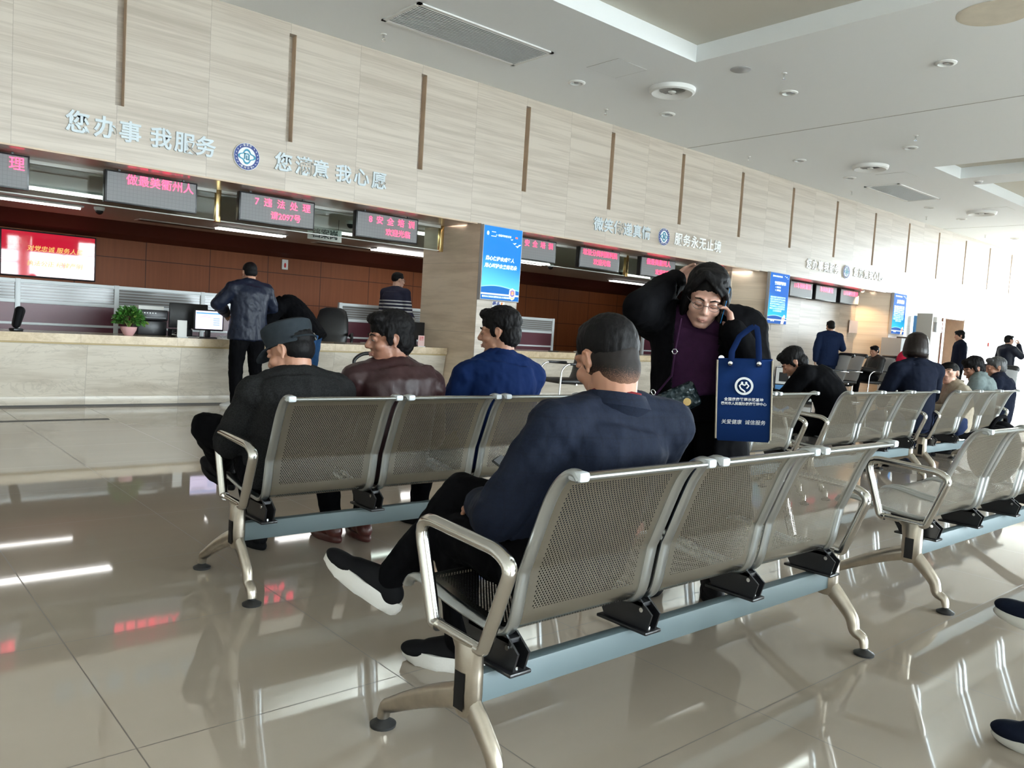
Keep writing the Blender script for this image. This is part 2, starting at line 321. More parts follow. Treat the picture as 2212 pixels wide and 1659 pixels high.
# ---------------------------------------------------------------- mesh helpers
def link(name, me, parent=None, loc=(0, 0, 0), rot=None):
    o = bpy.data.objects.new(name, me); COL.objects.link(o); o.location = loc
    if rot: o.rotation_euler = rot
    if parent: o.parent = parent
    return o
def tag(o, label=None, cat=None, group=None, kind=None):
    for k, v in (('label', label), ('category', cat), ('group', group), ('kind', kind)):
        if v: o[k] = v
    return o
def thing(name, label, cat, loc=(0, 0, 0), rz=0, group=None):
    o = bpy.data.objects.new(name, None); COL.objects.link(o); o.location = loc; o.rotation_euler = (0, 0, rz); o.empty_display_size = .1
    return tag(o, label, cat, group)
def copytree(o, parent=None):
    c = o.copy(); COL.objects.link(c); c.parent = parent
    for ch in o.children: copytree(ch, c)
    return c
class MB:
    def __init__(s): s.bm = bmesh.new()
    def box(s, a, b, bev=0, seg=2, mi=0):
        a = V(a); b = V(b); c = (a+b)/2; d = b-a
        r = bmesh.ops.create_cube(s.bm, size=1, matrix=Matrix.Translation(c) @ Matrix.Diagonal((abs(d.x), abs(d.y), abs(d.z), 1)))
        fs = {f for v in r['verts'] for f in v.link_faces}
        for f in fs: f.material_index = mi
        if bev:
            es = list({e for v in r['verts'] for e in v.link_edges})
            rb = bmesh.ops.bevel(s.bm, geom=es, offset=bev, segments=seg, profile=.5, affect='EDGES')
            for f in rb['faces']: f.material_index = mi
        return s
    def rings(s, rs, cap=True, closed=False, mi=0):
        prev = None; first = None
        for r in rs:
            vs = [s.bm.verts.new(p) for p in r]
            if prev:
                n = len(vs)
                for i in range(n):
                    f = s.bm.faces.new((prev[i], prev[(i+1) % n], vs[(i+1) % n], vs[i])); f.material_index = mi
            else: first = vs
            prev = vs
        if closed:
            n = len(prev)
            for i in range(n): s.bm.faces.new((prev[i], prev[(i+1) % n], first[(i+1) % n], first[i])).material_index = mi
        elif cap:
            s.bm.faces.new(first[::-1]).material_index = mi; s.bm.faces.new(prev).material_index = mi
        return s
    @staticmethod
    def frame(d):
        d = V(d).normalized(); h = V((0, 0, 1)) if abs(d.z) < .95 else V((1, 0, 0))
        x = d.cross(h).normalized(); return x, x.cross(d).normalized()
    def cyl(s, p0, p1, r0, r1=None, seg=16, mi=0):
        r1 = r0 if r1 is None else r1; p0 = V(p0); p1 = V(p1); x, y = s.frame(p1-p0)
        return s.rings([[p+(x*cos(a)+y*sin(a))*r for a in [2*pi*i/seg for i in range(seg)]] for p, r in ((p0, r0), (p1, r1))], mi=mi)
    def capsule(s, p0, p1, r0, r1=None, seg=12, hs=4):
        r1 = r0 if r1 is None else r1; p0 = V(p0); p1 = V(p1); d = p1-p0
        if d.length < 1e-5: d = V((0, 0, 1e-4))
        u = d.normalized(); x, y = s.frame(d); prof = []
        for i in range(hs): a = pi/2*(i+.35)/hs; prof.append((p0-u*r0*cos(a), r0*sin(a)))
        prof.append((p0, r0)); prof.append((p1, r1))
        for i in range(hs)[::-1]: a = pi/2*(i+.35)/hs; prof.append((p1+u*r1*cos(a), r1*sin(a)))
        return s.rings([[c+(x*cos(t)+y*sin(t))*r for t in [2*pi*i/seg for i in range(seg)]] for c, r in prof])
    def chain(s, pts, rad, seg=12):
        for i in range(len(pts)-1): s.capsule(pts[i], pts[i+1], rad[i], rad[i+1], seg)
        return s
    def tube(s, pts, r, seg=10, closed=False, flat=1.0, up=None):
        pts = [V(p) for p in pts]; n = len(pts); rs = []; px = None
        for i, p in enumerate(pts):
            a = pts[(i-1) % n] if (closed or i) else p; b = pts[(i+1) % n] if (closed or i < n-1) else p
            d = (b-a).normalized()
            if up is not None: x = d.cross(V(up)).normalized()
            elif px is None: x = s.frame(d)[0]
            else: x = (px-d*px.dot(d)).normalized()
            px = x; y = d.cross(x).normalized(); rr = r[i] if isinstance(r, (list, tuple)) else r
            rs.append([p+x*cos(t)*rr+y*sin(t)*rr*flat for t in [2*pi*k/seg for k in range(seg)]])
        return s.rings(rs, closed=closed)
    def ball(s, c, r, rot=None, sub=3):
        r = (r, r, r) if isinstance(r, (int, float)) else r
        m = Matrix.Translation(V(c)) @ (rot.to_matrix().to_4x4() if rot else Matrix()) @ Matrix.Diagonal((*r, 1))
        bmesh.ops.create_icosphere(s.bm, subdivisions=sub, radius=1, matrix=m); return s
    def lathe(s, prof, c=(0, 0, 0), seg=24):
        c = V(c); return s.rings([[c+V((cos(t)*r, sin(t)*r, z)) for t in [2*pi*i/seg for i in range(seg)]] for r, z in prof])
    def prism(s, poly, axis, a, b, mi=0):
        # polygon in the plane normal to axis (0:x → (y,z), 1:y → (x,z), 2:z → (x,y)) extruded from a to b
        def P(u, v, w): return V((w, u, v)) if axis == 0 else V((u, w, v)) if axis == 1 else V((u, v, w))
        return s.rings([[P(u, v, w) for u, v in poly] for w in (a, b)], mi=mi)
    def strip(s, path, t, axis, a, b):
        # thin sheet following a 2-D path
        n = len(path); nor = []
        for i in range(n):
            p = V(path[max(i-1, 0)]); q = V(path[min(i+1, n-1)]); d = (q-p).normalized(); nor.append(V((-d.y, d.x)))
        poly = [tuple(V(p)+m*t/2) for p, m in zip(path, nor)] + [tuple(V(p)-m*t/2) for p, m in list(zip(path, nor))[::-1]]
        return s.prism(poly, axis, a, b)
    def xf(s, m): bmesh.ops.transform(s.bm, matrix=m, verts=s.bm.verts); return s
    def mesh(s, smooth=True, angle=38, fix=True):
        if fix: bmesh.ops.recalc_face_normals(s.bm, faces=s.bm.faces)
        me = bpy.data.meshes.new('mesh'); s.bm.to_mesh(me); s.bm.free()
        if smooth:
            me.polygons.foreach_set('use_smooth', [True]*len(me.polygons)); me.set_sharp_from_angle(angle=rad(angle))
        return me
    def build(s, name, mat, parent=None, loc=(0, 0, 0), rot=None, **k):
        me = s.mesh(**k)
        for m in (mat if isinstance(mat, (list, tuple)) else [mat]): me.materials.append(MATS[m])
        return link(name, me, parent, loc, rot)
def structure(name, mb, mat, parent=None, **k):
    o = mb.build(name, mat, parent, **k)
    if not parent: o['kind'] = 'structure'
    return o
TXT = bpy.data.curves.new('text', 'FONT'); TXT_O = bpy.data.objects.new('text', TXT)
def text_mesh(body, size, depth=.004, bold=0, spacing=1.0, shear=0, line=1.0, align='CENTER'):
    COL.objects.link(TXT_O)
    TXT.body = body; TXT.size = size; TXT.extrude = depth/2; TXT.offset = bold*size; TXT.space_character = spacing; TXT.shear = shear; TXT.space_line = line
    TXT.align_x = align; TXT.align_y = 'CENTER'; TXT.resolution_u = 3
    bpy.context.view_layer.update()
    me = bpy.data.meshes.new_from_object(TXT_O.evaluated_get(bpy.context.evaluated_depsgraph_get()))
    COL.objects.unlink(TXT_O); return me
def text(name, body, size, mat, parent, loc, rot=(pi/2, 0, 0), **k):
    me = text_mesh(body, size, **k); me.materials.clear(); me.materials.append(MATS[mat]); return link(name, me, parent, loc, rot)
def arc(c, r, a0, a1, n): return [(c[0]+r*cos(a0+(a1-a0)*i/n), c[1]+r*sin(a0+(a1-a0)*i/n)) for i in range(n+1)]
def fillet(pts, r, n=5):
    # rounds the inner corners of a 3-D polyline
    pts = [V(p) for p in pts]; out = [pts[0]]
    for i in range(1, len(pts)-1):
        p = pts[i]; a = (pts[i-1]-p); b = (pts[i+1]-p); rr = min(r if not isinstance(r, (list, tuple)) else r[i-1], a.length*.49, b.length*.49)
        s = p+a.normalized()*rr; e = p+b.normalized()*rr
        for k in range(n+1): t = k/n; out.append(s*(1-t)**2+p*2*t*(1-t)+e*t*t)
    return out+[pts[-1]]
# ---------------------------------------------------------------- the hall
WY = 8.9; ZB = 2.555           # front of the stone band, its lower edge
structure('floor', MB().box((-6, -9, -.1), (31, 15.6, 0)), 'floor_tile', smooth=False)
# ceiling with sunk coffers
def ceiling():
    xs = [-6, 2.6, 7.94, 14.95, 16.15, 16.87, 20.5, 31]
    holes = [((2.6, 7.94), (-1.2, 6.155)), ((14.95, 16.15), (4.4, 6.2)), ((16.87, 20.5), (1.0, 6.235))]
    mb = MB()
    for i in range(len(xs)-1):
        a, b = xs[i], xs[i+1]; h = [y for x, y in holes if x == (a, b)]
        for y0, y1 in ([(-9, h[0][0]), (h[0][1], WY+.4)] if h else [(-9, WY+.4)]): mb.box((a, y0, CEIL), (b, y1, CEIL+.3))
    bmesh.ops.remove_doubles(mb.bm, verts=mb.bm.verts, dist=1e-4)
    c = structure('ceiling', mb, 'ceiling_paint', smooth=False)
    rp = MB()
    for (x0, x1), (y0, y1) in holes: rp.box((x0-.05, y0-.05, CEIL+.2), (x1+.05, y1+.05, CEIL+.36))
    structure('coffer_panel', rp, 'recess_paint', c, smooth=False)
    jl = MB().box((11.42, -9, CEIL-.002), (11.44, WY, CEIL+.01)).box((22.4, -9, CEIL-.002), (22.42, WY, CEIL+.01))
    structure('joint_line', jl, 'line_grey', c, smooth=False)
    st = MB().lathe([(.001, 0), (.30, 0), (.33, .002)], (0, 0, 0), 32)
    structure('water_stain', st, 'stain', c, smooth=False).location = (8.55, 3.12, CEIL-.004)
ceiling()
SLOTS = [.44 + 1.812*k for k in range(1, 16)]; SLOTS = [x-.0 for x in SLOTS]
SW = .088; SZ0, SZ1 = 3.11, 4.315
def stone_wall():
    mb = MB(); x = -6.0
    for s in SLOTS:
        mb.box((x, WY, ZB), (s, WY+.1, CEIL)); mb.box((s, WY, ZB), (s+SW, WY+.1, SZ0)); mb.box((s, WY, SZ1), (s+SW, WY+.1, CEIL)); x = s+SW
    mb.box((x, WY, ZB), (31, WY+.1, CEIL))
    mb.box((-6, WY+.1, ZB), (31, WY+.3, CEIL))
    # solid stone to the right of the last bay, with a doorway
    DX0, DX1, DZ = 22.95, 24.45, 2.12
    mb.box((20.45, WY, 0), (DX0, WY+.3, ZB)); mb.box((DX1, WY, 0), (31, WY+.3, ZB)); mb.box((DX0, WY, DZ), (DX1, WY+.3, ZB))
    w = structure('wall_north', mb, 'travertine', smooth=False)
    sl = MB()
    for s in SLOTS: sl.box((s+SW-.004, WY+.004, SZ0), (s+SW, WY+.1, SZ1))
    structure('slot_lining', sl, 'slot_brown', w, smooth=False)
    d = structure('door_1', MB().box((DX0+.08, WY+.50, 0), (DX1, WY+.55, DZ)), 'door_face')
    structure('door_reveal', MB().box((DX1-.03, WY-.015, 0), (DX1+.06, WY+.55, DZ+.05)).box((DX0, WY+.3, DZ), (DX1, WY+.55, DZ+.05)), 'door_face', d, smooth=False)
    structure('door_frame', MB().box((DX0-.02, WY-.03, 0), (DX0+.12, WY+.32, DZ)), 'door_wood', d)
    structure('door_handle', MB().cyl((DX1-.16, WY+.50, 1.0), (DX1-.16, WY+.43, 1.0), .012).cyl((DX1-.16, WY+.435, 1.0), (DX1-.30, WY+.435, 1.0), .011), 'chrome', d)
stone_wall()
# stone piers between the service bays: front faces flush with the band, splayed flanks
def pier(n, x0, x1, xb, yb):
    p = [(x0, WY), (x1, WY), (x1, yb), (xb, yb)]
    structure('wall_pier_%s' % n, MB().prism(p, 2, 0, ZB), ['travertine_column'], smooth=False)
    structure('wall_pier_face_%s' % n, MB().box((x0+.002, WY-.012, 0), (x1-.002, WY, ZB)), 'travertine', smooth=False)
pier('west', 6.98, 7.72, 6.9, 10.15); pier('middle', 14.34, 15.05, 13.86, 9.9); pier('east', 19.77, 20.45, 19.33, 9.6)
# soffits behind the band, glass strips hanging from them
GY = 9.67
for n, a, b in (('west', -6, 6.93), ('middle', 7.72, 13.98)):
    structure('soffit_%s' % n, MB().box((a, WY+.02, ZB-.01), (b, GY+.03, ZB+.06)), 'soffit_metal', smooth=False)
    structure('trim_soffit_%s' % n, MB().box((a, WY+.004, ZB-.016), (b, WY+.03, ZB+.02)), 'slot_brown', smooth=False)
structure('soffit_east', MB().box((15.05, WY+.02, ZB-.01), (19.5, 9.6, ZB+.06)), 'soffit_metal', smooth=False)
def glass_strip(n, a, b, posts):
    g = structure('window_%d' % n, MB().box((a, GY, 2.19), (b, GY+.012, ZB-.03)), 'glass_strip', smooth=False)
    structure('window_rail', MB().box((a, GY-.03, ZB-.045), (b, GY+.03, ZB-.008)).box((a, GY-.008, 2.18), (b, GY+.02, 2.192)), 'off_white', g, smooth=False)
    for x in posts: structure('window_post', MB().box((x-.03, GY-.035, 2.17), (x+.03, GY+.03, ZB-.01), .004), 'brass', g)
glass_strip(1, -6, 6.89, (3.6, 6.86)); glass_strip(2, 7.73, 13.93, (10.92, 13.9))
# rear wall of the shallow third bay
structure('wall_bay_east', MB().box((14.0, 9.55, 0), (24.4, 9.7, ZB+.05)), 'travertine', smooth=False)
# the office behind the counters
structure('floor_office', MB().box((-6, 9.9, 0), (24.4, 15.6, .15)), 'floor_tile', smooth=False)
oc = structure('ceiling_office', MB().box((-6, GY+.045, ZB-.01), (24.4, 15.1, ZB+.1)), 'off_white', smooth=False)
structure('wall_office', MB().box((-6, 15.4, 0), (24.4, 15.6, 2.3)), 'wood_panel', smooth=False)
cv = [(15.02, ZB-.01), (15.10, 2.47), (15.24, 2.34), (15.40, 2.255), (15.5, 2.255), (15.5, 2.6), (15.02, 2.6)]
structure('trim_cove', MB().prism(cv, 0, -6, 24.4), 'wood_cove_shade', smooth=False)
structure('wall_office_west', MB().box((-6.2, 8.9, 0), (-6, 15.6, 4.6)), 'wall_paint', smooth=False)
structure('wall_office_east', MB().box((24.4, 9.7, 0), (24.55, 15.6, 2.7)), 'wall_paint', smooth=False)
# side and rear walls of the hall with their windows
structure('wall_west', MB().box((-6.2, -9, 0), (-6, 8.9, 4.6)), 'wall_paint', smooth=False)
def south():
    mb = MB().box((-6, -9.2, 0), (31, -9, .38)).box((-6, -9.2, 3.92), (31, -9, 4.6)); x = -6
    for a, b in S_WIN: mb.box((x, -9.2, .38), (a, -9, 3.92)); x = b
    mb.box((x, -9.2, .38), (31, -9, 3.92))
    structure('wall_south', mb, 'wall_paint', smooth=False)
    for i, (a, b) in enumerate(S_WIN):
        w = structure('window_%d' % (i+3), MB().box((a, -9.11, .38), (b, -9.10, 3.92)), 'window_glass', smooth=False)
        m = (a+b)/2; f = MB()
        for x in (a, m-.03, b-.06): f.box((x, -9.14, .38), (x+.06, -9.07, 3.92))
        for z in (.38, 2.6, 3.86): f.box((a, -9.14, z), (b, -9.07, z+.06))
        structure('window_frame', f, 'frame_white', w, smooth=False)
south()
def east():
    mb = MB().box((31, -9.2, 0), (31.2, 2.5, 4.6)).box((31, 8.7, 0), (31.2, 9.2, 4.6)).box((31, 2.5, 4.06), (31.2, 8.7, 4.6)).box((31, 2.5, 0), (31.2, 8.7, .1))
    structure('wall_east', mb, 'wall_paint', smooth=False)
    w = structure('window_15', MB().box((31.09, 2.5, .1), (31.1, 8.7, 4.06)), 'window_glass', smooth=False)
    f = MB()
    for k in range(5): y = 2.535+6.13*k/4; f.box((31.05, y-.035, .1), (31.14, y+.035, 4.06))
    f.box((31.05, 2.5, 2.4), (31.14, 8.7, 2.47)); structure('window_frame', f, 'frame_white', w, smooth=False)
east()
structure('ground', MB().box((-40, -60, -.6), (80, -9.2, -.45)).box((31.2, -9.2, -.6), (80, 40, -.45)), 'pale_ground', smooth=False)
# service counters
def counter(n, a, b, be):
    c = thing('service_counter', '%s stone service counter with a polished cream top, %s' % n, 'counter', (a, 9.45, 0))
    L = b-a; dl = be-b
    MB().prism([(0, 0), (L, 0), (L+dl, .75), (0, .75)], 2, .69, .782).build('countertop', 'counter_top', c, smooth=False)
    MB().prism([(.03, .67), (.12, .10), (.12, .02), (.20, .02), (.20, .67)], 0, 0, L).build('front_panel', 'counter_stone', c, smooth=False)
    MB().box((0, .02, .672), (L, .1, .688)).build('brass_strip', 'brass_dull', c, smooth=False)
    MB().box((0, .10, 0), (L, .14, .018)).build('base_strip', 'skirting_dark', c, smooth=False)  # solid dark strip along the foot of the counter
    MB().box((0, .10, .018), (L, .13, .11), .003).build('skirting', 'counter_stone', c)
counter(('long', 'left of the first stone pier'), -5.9, 6.93, 6.885); counter(('farther', 'in the bay between two stone piers'), 7.74, 13.97, 13.60)
dr = MB().box((-2.0, 8.42, .0), (2.16, 8.48, .004)); tag(dr.build('drain_grate', 'grille_dark', smooth=False), 'thin dark strip let into the floor tiles before the left counter', 'drain grate')
# ---------------------------------------------------------------- ceiling fittings
def ceil_fit(name, parts, label, cat, spots, group):
    t = thing(name, label[0] if isinstance(label, list) else label, cat, (*spots[0], CEIL), 0, group)
    for n, mb, m in parts: mb.build(n, m, t)
    for i, s in enumerate(spots[1:]):
        c = copytree(t); c.location = (*s, CEIL)
        if isinstance(label, list): c['label'] = label[i+1]
GR = 'small recessed downlights in the ceiling'
ceil_fit('downlight', [('trim_ring', MB().lathe([(.078, -.002), (.082, -.020), (.100, -.020), (.118, -.008), (.118, .0), (.078, .0)]), 'white_paint'),
  ('reflector', MB().lathe([(.079, -.004), (.05, -.002), (.001, -.001), (.001, .0), (.079, .0)]), 'chrome'), ('bulb', MB().ball((0, 0, -.008), (.034, .034, .008)), 'grey_plastic')],
  ['small recessed ceiling downlight just right of the square ceiling hatch', 'small recessed ceiling downlight below and left of the nearest round air diffuser', 'small recessed ceiling downlight right of the nearest round air diffuser', 'small ceiling downlight high on the right, below the brown water stain', 'small ceiling downlight beyond the long ceiling joint, above the second round diffuser', 'small ceiling downlight near the stone wall, beyond the long ceiling joint', 'small ceiling downlight left of the second round air diffuser', 'small ceiling downlight left of the third round air diffuser', 'small ceiling downlight below the third round air diffuser', 'farthest small ceiling downlight in the bright far corner'],
  'ceiling light', [(7.62, 7.84), (9.52, 7.83), (9.63, 5.92), (9.67, 3.99), (13.34, 5.93), (13.25, 7.82), (15.09, 7.81), (18.99, 7.88), (20.9, 7.9), (24.77, 7.95)], GR)
dif = [('outer_ring', MB().lathe([(.175, -.014), (.22, -.050), (.27, -.066), (.30, -.05), (.31, .0), (.17, .0)], seg=40), 'white_paint')]
v = MB()
for k in range(12):
    a = 2*pi*k/12; b = MB; p0 = V((cos(a)*.05, sin(a)*.05, -.038)); p1 = V((cos(a+.35)*.172, sin(a+.35)*.172, -.028)); x = V((-sin(a), cos(a), 0))
    vs = [v.bm.verts.new(q) for q in (p0-x*.012, p0+x*.012+V((0, 0, .014)), p1+x*.034+V((0, 0, .018)), p1-x*.03)]; v.bm.faces.new(vs)
dif += [('swirl_vane', v, 'grey_plastic'), ('hub', MB().lathe([(.001, -.060), (.045, -.052), (.055, -.036), (.04, -.02), (.001, -.02)]), 'white_paint'), ('duct_shade', MB().lathe([(.176, -.006), (.001, -.006), (.001, .0), (.176, .0)]), 'grille_dark')]  # flat dark disc painted in for the shaded duct opening
ceil_fit('air_diffuser', dif, ['nearest large round swirl air diffuser in the ceiling', 'second round swirl air diffuser along the ceiling', 'farthest round swirl air diffuser along the ceiling'], 'air vent', [(8.6, 7.02), (14.32, 7.04), (20.07, 7.17)], 'round air diffusers in the ceiling')
ceil_fit('sprinkler', [('escutcheon', MB().lathe([(.001, 0), (.035, 0), (.03, -.008), (.001, -.012)]), 'white_paint'), ('pipe', MB().cyl((0, 0, 0), (0, 0, -.05), .012), 'chrome'), ('deflector', MB().cyl((0, 0, -.075), (0, 0, -.078), .024).tube([(-.016, 0, -.05), (-.02, 0, -.06), (0, 0, -.076)], .004).tube([(.016, 0, -.05), (.02, 0, -.06), (0, 0, -.076)], .004), 'chrome')],
  ['small chrome fire sprinkler below the left end of the slatted ceiling grille', 'small fire sprinkler between the first round diffuser and the stone wall', 'small fire sprinkler on the ceiling right of the round smoke disc', 'small fire sprinkler just beyond the long ceiling joint, out from the wall', 'small fire sprinkler just beyond the long ceiling joint, beside the stone wall', 'small fire sprinkler left of the second slatted ceiling grille', 'small fire sprinkler left of the third round diffuser, by the stone wall', 'farthest small fire sprinkler near the bright end of the ceiling'],
  'sprinkler', [(4.96, 8.35), (8.8, 8.4), (8.91, 5.56), (12.64, 5.55), (12.53, 8.39), (16.4, 8.41), (20.24, 8.45), (23.89, 8.39)], 'fire sprinklers under the ceiling')
tag(MB().lathe([(.001, -.012), (.11, -.012), (.125, -.004), (.125, .0), (.001, .0)], seg=32).build('ceiling_speaker', 'grey_plastic', None, (8.48, 5.89, CEIL)), 'flat grey round disc on the ceiling under the coffer corner', 'ceiling speaker')
sm = thing('smoke_detector', 'small white dome smoke detector between the two far coffers', 'smoke detector', (16.54, 6.02, CEIL))
MB().lathe([(.001, -.045), (.05, -.042), (.06, -.02), (.001, -.015)]).build('sensor_head', 'grey_plastic', sm); MB().lathe([(.001, -.022), (.065, -.02), (.08, 0), (.001, 0)]).build('base', 'white_paint', sm)
def grille(x0, x1, y0, y1, label):
    g = thing('air_grille', label, 'air vent', ((x0+x1)/2, (y0+y1)/2, CEIL), 0, 'slatted ceiling grilles'); w = (x1-x0)/2; h = (y1-y0)/2
    f = MB()
    for a, b in (((-w, -h), (w, -h+.045)), ((-w, h-.045), (w, h)), ((-w, -h), (-w+.045, h)), ((w-.045, -h), (w, h))): f.box((*a, -.016), (*b, .0))
    f.build('frame', 'white_paint', g, smooth=False)
    MB().box((-w+.03, -h+.03, -.001), (w-.03, h-.03, .0)).build('backing', 'vent_grey', g, smooth=False)
    n = 17
    for k in range(n):
        y = -h+.05+(2*h-.1)*(k+.5)/n
        sl = MB().box((-w+.04, -.016, -.0015), (w-.04, .016, .0015)); sl.xf(Matrix.Rotation(rad(20), 4, 'X')); sl.build('slat', 'white_paint', g, (0, y, -.011), smooth=False)
grille(4.70, 6.63, 7.24, 7.98, 'long slatted white air grille in the near ceiling by the stone wall'); grille(16.05, 18.03, 7.28, 7.98, 'slatted air grille in the far ceiling beyond the second diffuser')
def hatch(x0, x1, y0, y1, label):
    h = thing('ceiling_hatch', label, 'access hatch', ((x0+x1)/2, (y0+y1)/2, CEIL), 0, 'flush ceiling hatches'); w = (x1-x0)/2; d = (y1-y0)/2
    MB().box((-w, -d, -.003), (w, d, .0)).build('panel', 'ceiling_paint', h, smooth=False)
    e = MB()
    for a, b in (((-w-.006, -d), (-w, d)), ((w, -d), (w+.006, d)), ((-w, -d-.003), (w, -d)), ((-w, d), (w, d+.003))): e.box((*a, -.002), (*b, .0))
    e.build('edge_gap', 'line_grey', h, smooth=False)
hatch(7.265, 7.79, 6.78, 7.31, 'square flush hatch in the ceiling left of the nearest round diffuser'); hatch(15.08, 15.62, 6.76, 7.3, 'square flush hatch in the far ceiling before the second grille'); hatch(19.6, 20.1, 6.5, 7.0, 'square flush hatch in the ceiling by the farthest diffuser')
# office ceiling fittings
def office_light(x0, x1, y, label, n=2):
    t = thing('tube_light', label, 'ceiling light', ((x0+x1)/2, y, ZB-.012), 0, 'strip lights on the office ceiling'); w = (x1-x0)/2
    MB().box((-w, -.12, -.022), (w, .12, .0)).build('housing', 'white_paint', t, smooth=False)
    for k in range(n):
        yy = (k-(n-1)/2)*.13; MB().cyl((-w+.02, yy, -.034), (w-.02, yy, -.034), .016).build('tube', 'tube_light', t)
LB = 'lit office strip light '
for x0, x1, y, lb, n in ((1.6, 3.0, 13.5, 'below the glass left of the dome camera', 1), (1.5, 3.1, 11.75, 'through the glass left of the second red display', 2), (5.1, 6.35, 13.75, 'below the red 7 display', 2), (6.0, 7.3, 10.55, 'through the glass left of the red 8 display, upper', 2), (5.6, 6.9, 12.0, 'through the glass left of the red 8 display, lower', 2), (8.3, 9.9, 13.95, 'beside the first pier below the red 8 display', 3),
   (10.3, 11.7, 12.6, 'in the second bay below the first red display', 3), (14.0, 15.4, 12.4, 'in the second bay below the third red display', 2), (15.5, 16.9, 14.2, 'deep in the second bay by the second pier', 2)):
    office_light(x0, x1, y, LB+lb, n)
for x0, x1, y, lb in ((4.0, 5.3, 14.3, 'left of the red 7 display'), (7.2, 8.6, 14.3, 'under the red 8 display'), (10.6, 12.0, 14.3, 'in the second bay')):
    t = thing('slot_vent', 'long dark slot vent in the office ceiling '+lb, 'air vent', ((x0+x1)/2, y, ZB-.012), 0, 'dark slot vents in the office ceiling'); w = (x1-x0)/2
    MB().box((-w, -.14, -.012), (w, .14, 0)).build('frame', 'off_white', t, smooth=False); MB().box((-w+.04, -.10, -.016), (w-.04, .10, -.011)).build('slot', 'grille_dark', t, smooth=False)
for (x, y), lb in zip(((3.19, 13.3), (11.93, 12.7), (13.3, 11.9), (5.9, 10.6)), ('under the office ceiling above the wall screen', 'under the office ceiling below the first display of the second bay', 'under the office ceiling below the third display of the second bay', 'under the office ceiling right of the red 7 display')):
    t = thing('dome_camera', 'small dome security camera '+lb, 'security camera', (x, y, ZB-.01), 0, 'dome cameras under the office ceiling')
    MB().lathe([(.001, -.05), (.065, -.05), (.075, -.02), (.075, 0), (.001, 0)]).build('housing', 'white_paint', t); MB().ball((0, 0, -.055), (.055, .055, .055)).build('dome', 'black_plastic', t)
# ---------------------------------------------------------------- red LED displays
def led(x0, x1, label, lines, deep=.09, y=9.3, z0=2.19, z1=2.525):
    w = (x1-x0)/2; h = (z1-z0); t = thing('led_display', label, 'led sign', ((x0+x1)/2, y, z0), 0, 'red led displays over the counters')
    MB().box((-w, 0, 0), (w, deep, h), .004).build('housing', 'black_plastic', t)
    MB().box((-w+.018, -.004, .016), (w-.018, .002, h-.016)).build('screen', 'led_face', t, smooth=False)
    for bx in (-w*.7, w*.7): MB().box((bx-.012, deep*.3, h), (bx+.012, deep*.3+.02, h+.03)).build('hanger', 'dark_metal', t)
    for body, x, z, s, sp in lines: text('lettering', body, s, 'led_red', t, (x, -.008, z), depth=.002, bold=.003, spacing=sp)
led(.65, 1.59, 'black framed LED display cut by the left photo edge, red character 理', [('理', .36, .235, .14, 1)])
led(2.28, 3.23, 'grey LED display with red text 做最美衢州人 left of the brass post', [('做最美衢州人', .08, .255, .118, 1)])
led(3.715, 4.67, 'grey LED display reading 7 违法处理 请2097号 in red', [('7 违 法 处 理', .06, .24, .108, 1.25), ('请2097号', .10, .10, .098, 1)])
led(5.255, 6.21, 'grey LED display reading 8 安全培训 欢迎光临 in red, nearest the first pier', [('8 安 全 培 训', .06, .24, .108, 1.25), ('欢迎光临', .16, .10, .098, 1)])
led(7.88, 8.83, 'LED display reading 安全培训, partly behind the first blue light box', [('安 全 培 训', .10, .245, .108, 1.25)])
led(9.365, 10.33, 'LED display with red text 垃圾分类利国利民 and 欢迎光临', [('垃圾分类利国利民', .0, .25, .105, 1), ('欢迎光临', .05, .11, .105, 1)])
led(10.89, 11.85, 'LED display reading 做最美衢州人 over 欢迎光临, right of the far brass post', [('做最美衢州人', 0, .255, .112, 1), ('欢迎光临', .12, .09, .10, 1)])
led(12.48, 13.43, 'LED display in the second bay behind the head of the woman on the phone', [('12违法处理', .1, .25, .108, 1)])
led(15.81, 16.76, 'first of the deep grey LED displays in the far bay, red text 11车辆购置税', [('11车辆购置税', .03, .24, .12, 1)], .22)
led(16.9, 17.85, 'middle of the three deep grey LED displays in the far bay', [('车辆购置税', .0, .24, .12, 1)], .22)
led(18.03, 18.95, 'last deep grey LED display in the far bay, beside the warm spotlight', [('12车辆购置税', .02, .24, .12, 1)], .22)
t = thing('spotlight', 'warm spotlight under the soffit at the right end of the far bay', 'ceiling light', (18.85, 9.18, ZB-.012))
MB().lathe([(.05, 0), (.05, -.03), (.03, -.035), (.001, -.03)]).build('housing', 'white_paint', t); MB().ball((0, 0, -.036), (.028, .028, .012)).build('lamp', 'spot_glow', t)
sp = bpy.data.lights.new('spot', 'SPOT'); sp.energy = 55; sp.color = (1, .66, .36); sp.spot_size = rad(120); sp.spot_blend = .6; sp.shadow_soft_size = .03
so = bpy.data.objects.new('spot', sp); COL.objects.link(so); so.location = (18.85, 9.18, ZB-.06); so.rotation_euler = (0, rad(-12), 0); so.parent = None
# hanging plates inside the office glass
for x, y, body, lb in ((5.55, 10.7, '档案岗', 'small white hanging plate with dark characters behind the glass between displays 7 and 8'), (13.1, 10.6, '违法处理', 'white hanging plate reading 违法处理 behind the glass by the second pier')):
    t = thing('hanging_sign', lb, 'sign', (x, y, 2.22), 0, 'white plates hanging in the office')
    w = .09*len(body); MB().box((-w, 0, 0), (w, .012, .17), .003).build('plate', 'white_paint', t)
    text('lettering', body, .14, 'black_ink', t, (0, -.004, .085), bold=.01)
    for bx in (-w*.8, w*.8): MB().cyl((bx, .006, .17), (bx, .006, .33), .003, seg=6).build('cord', 'dark_metal', t)
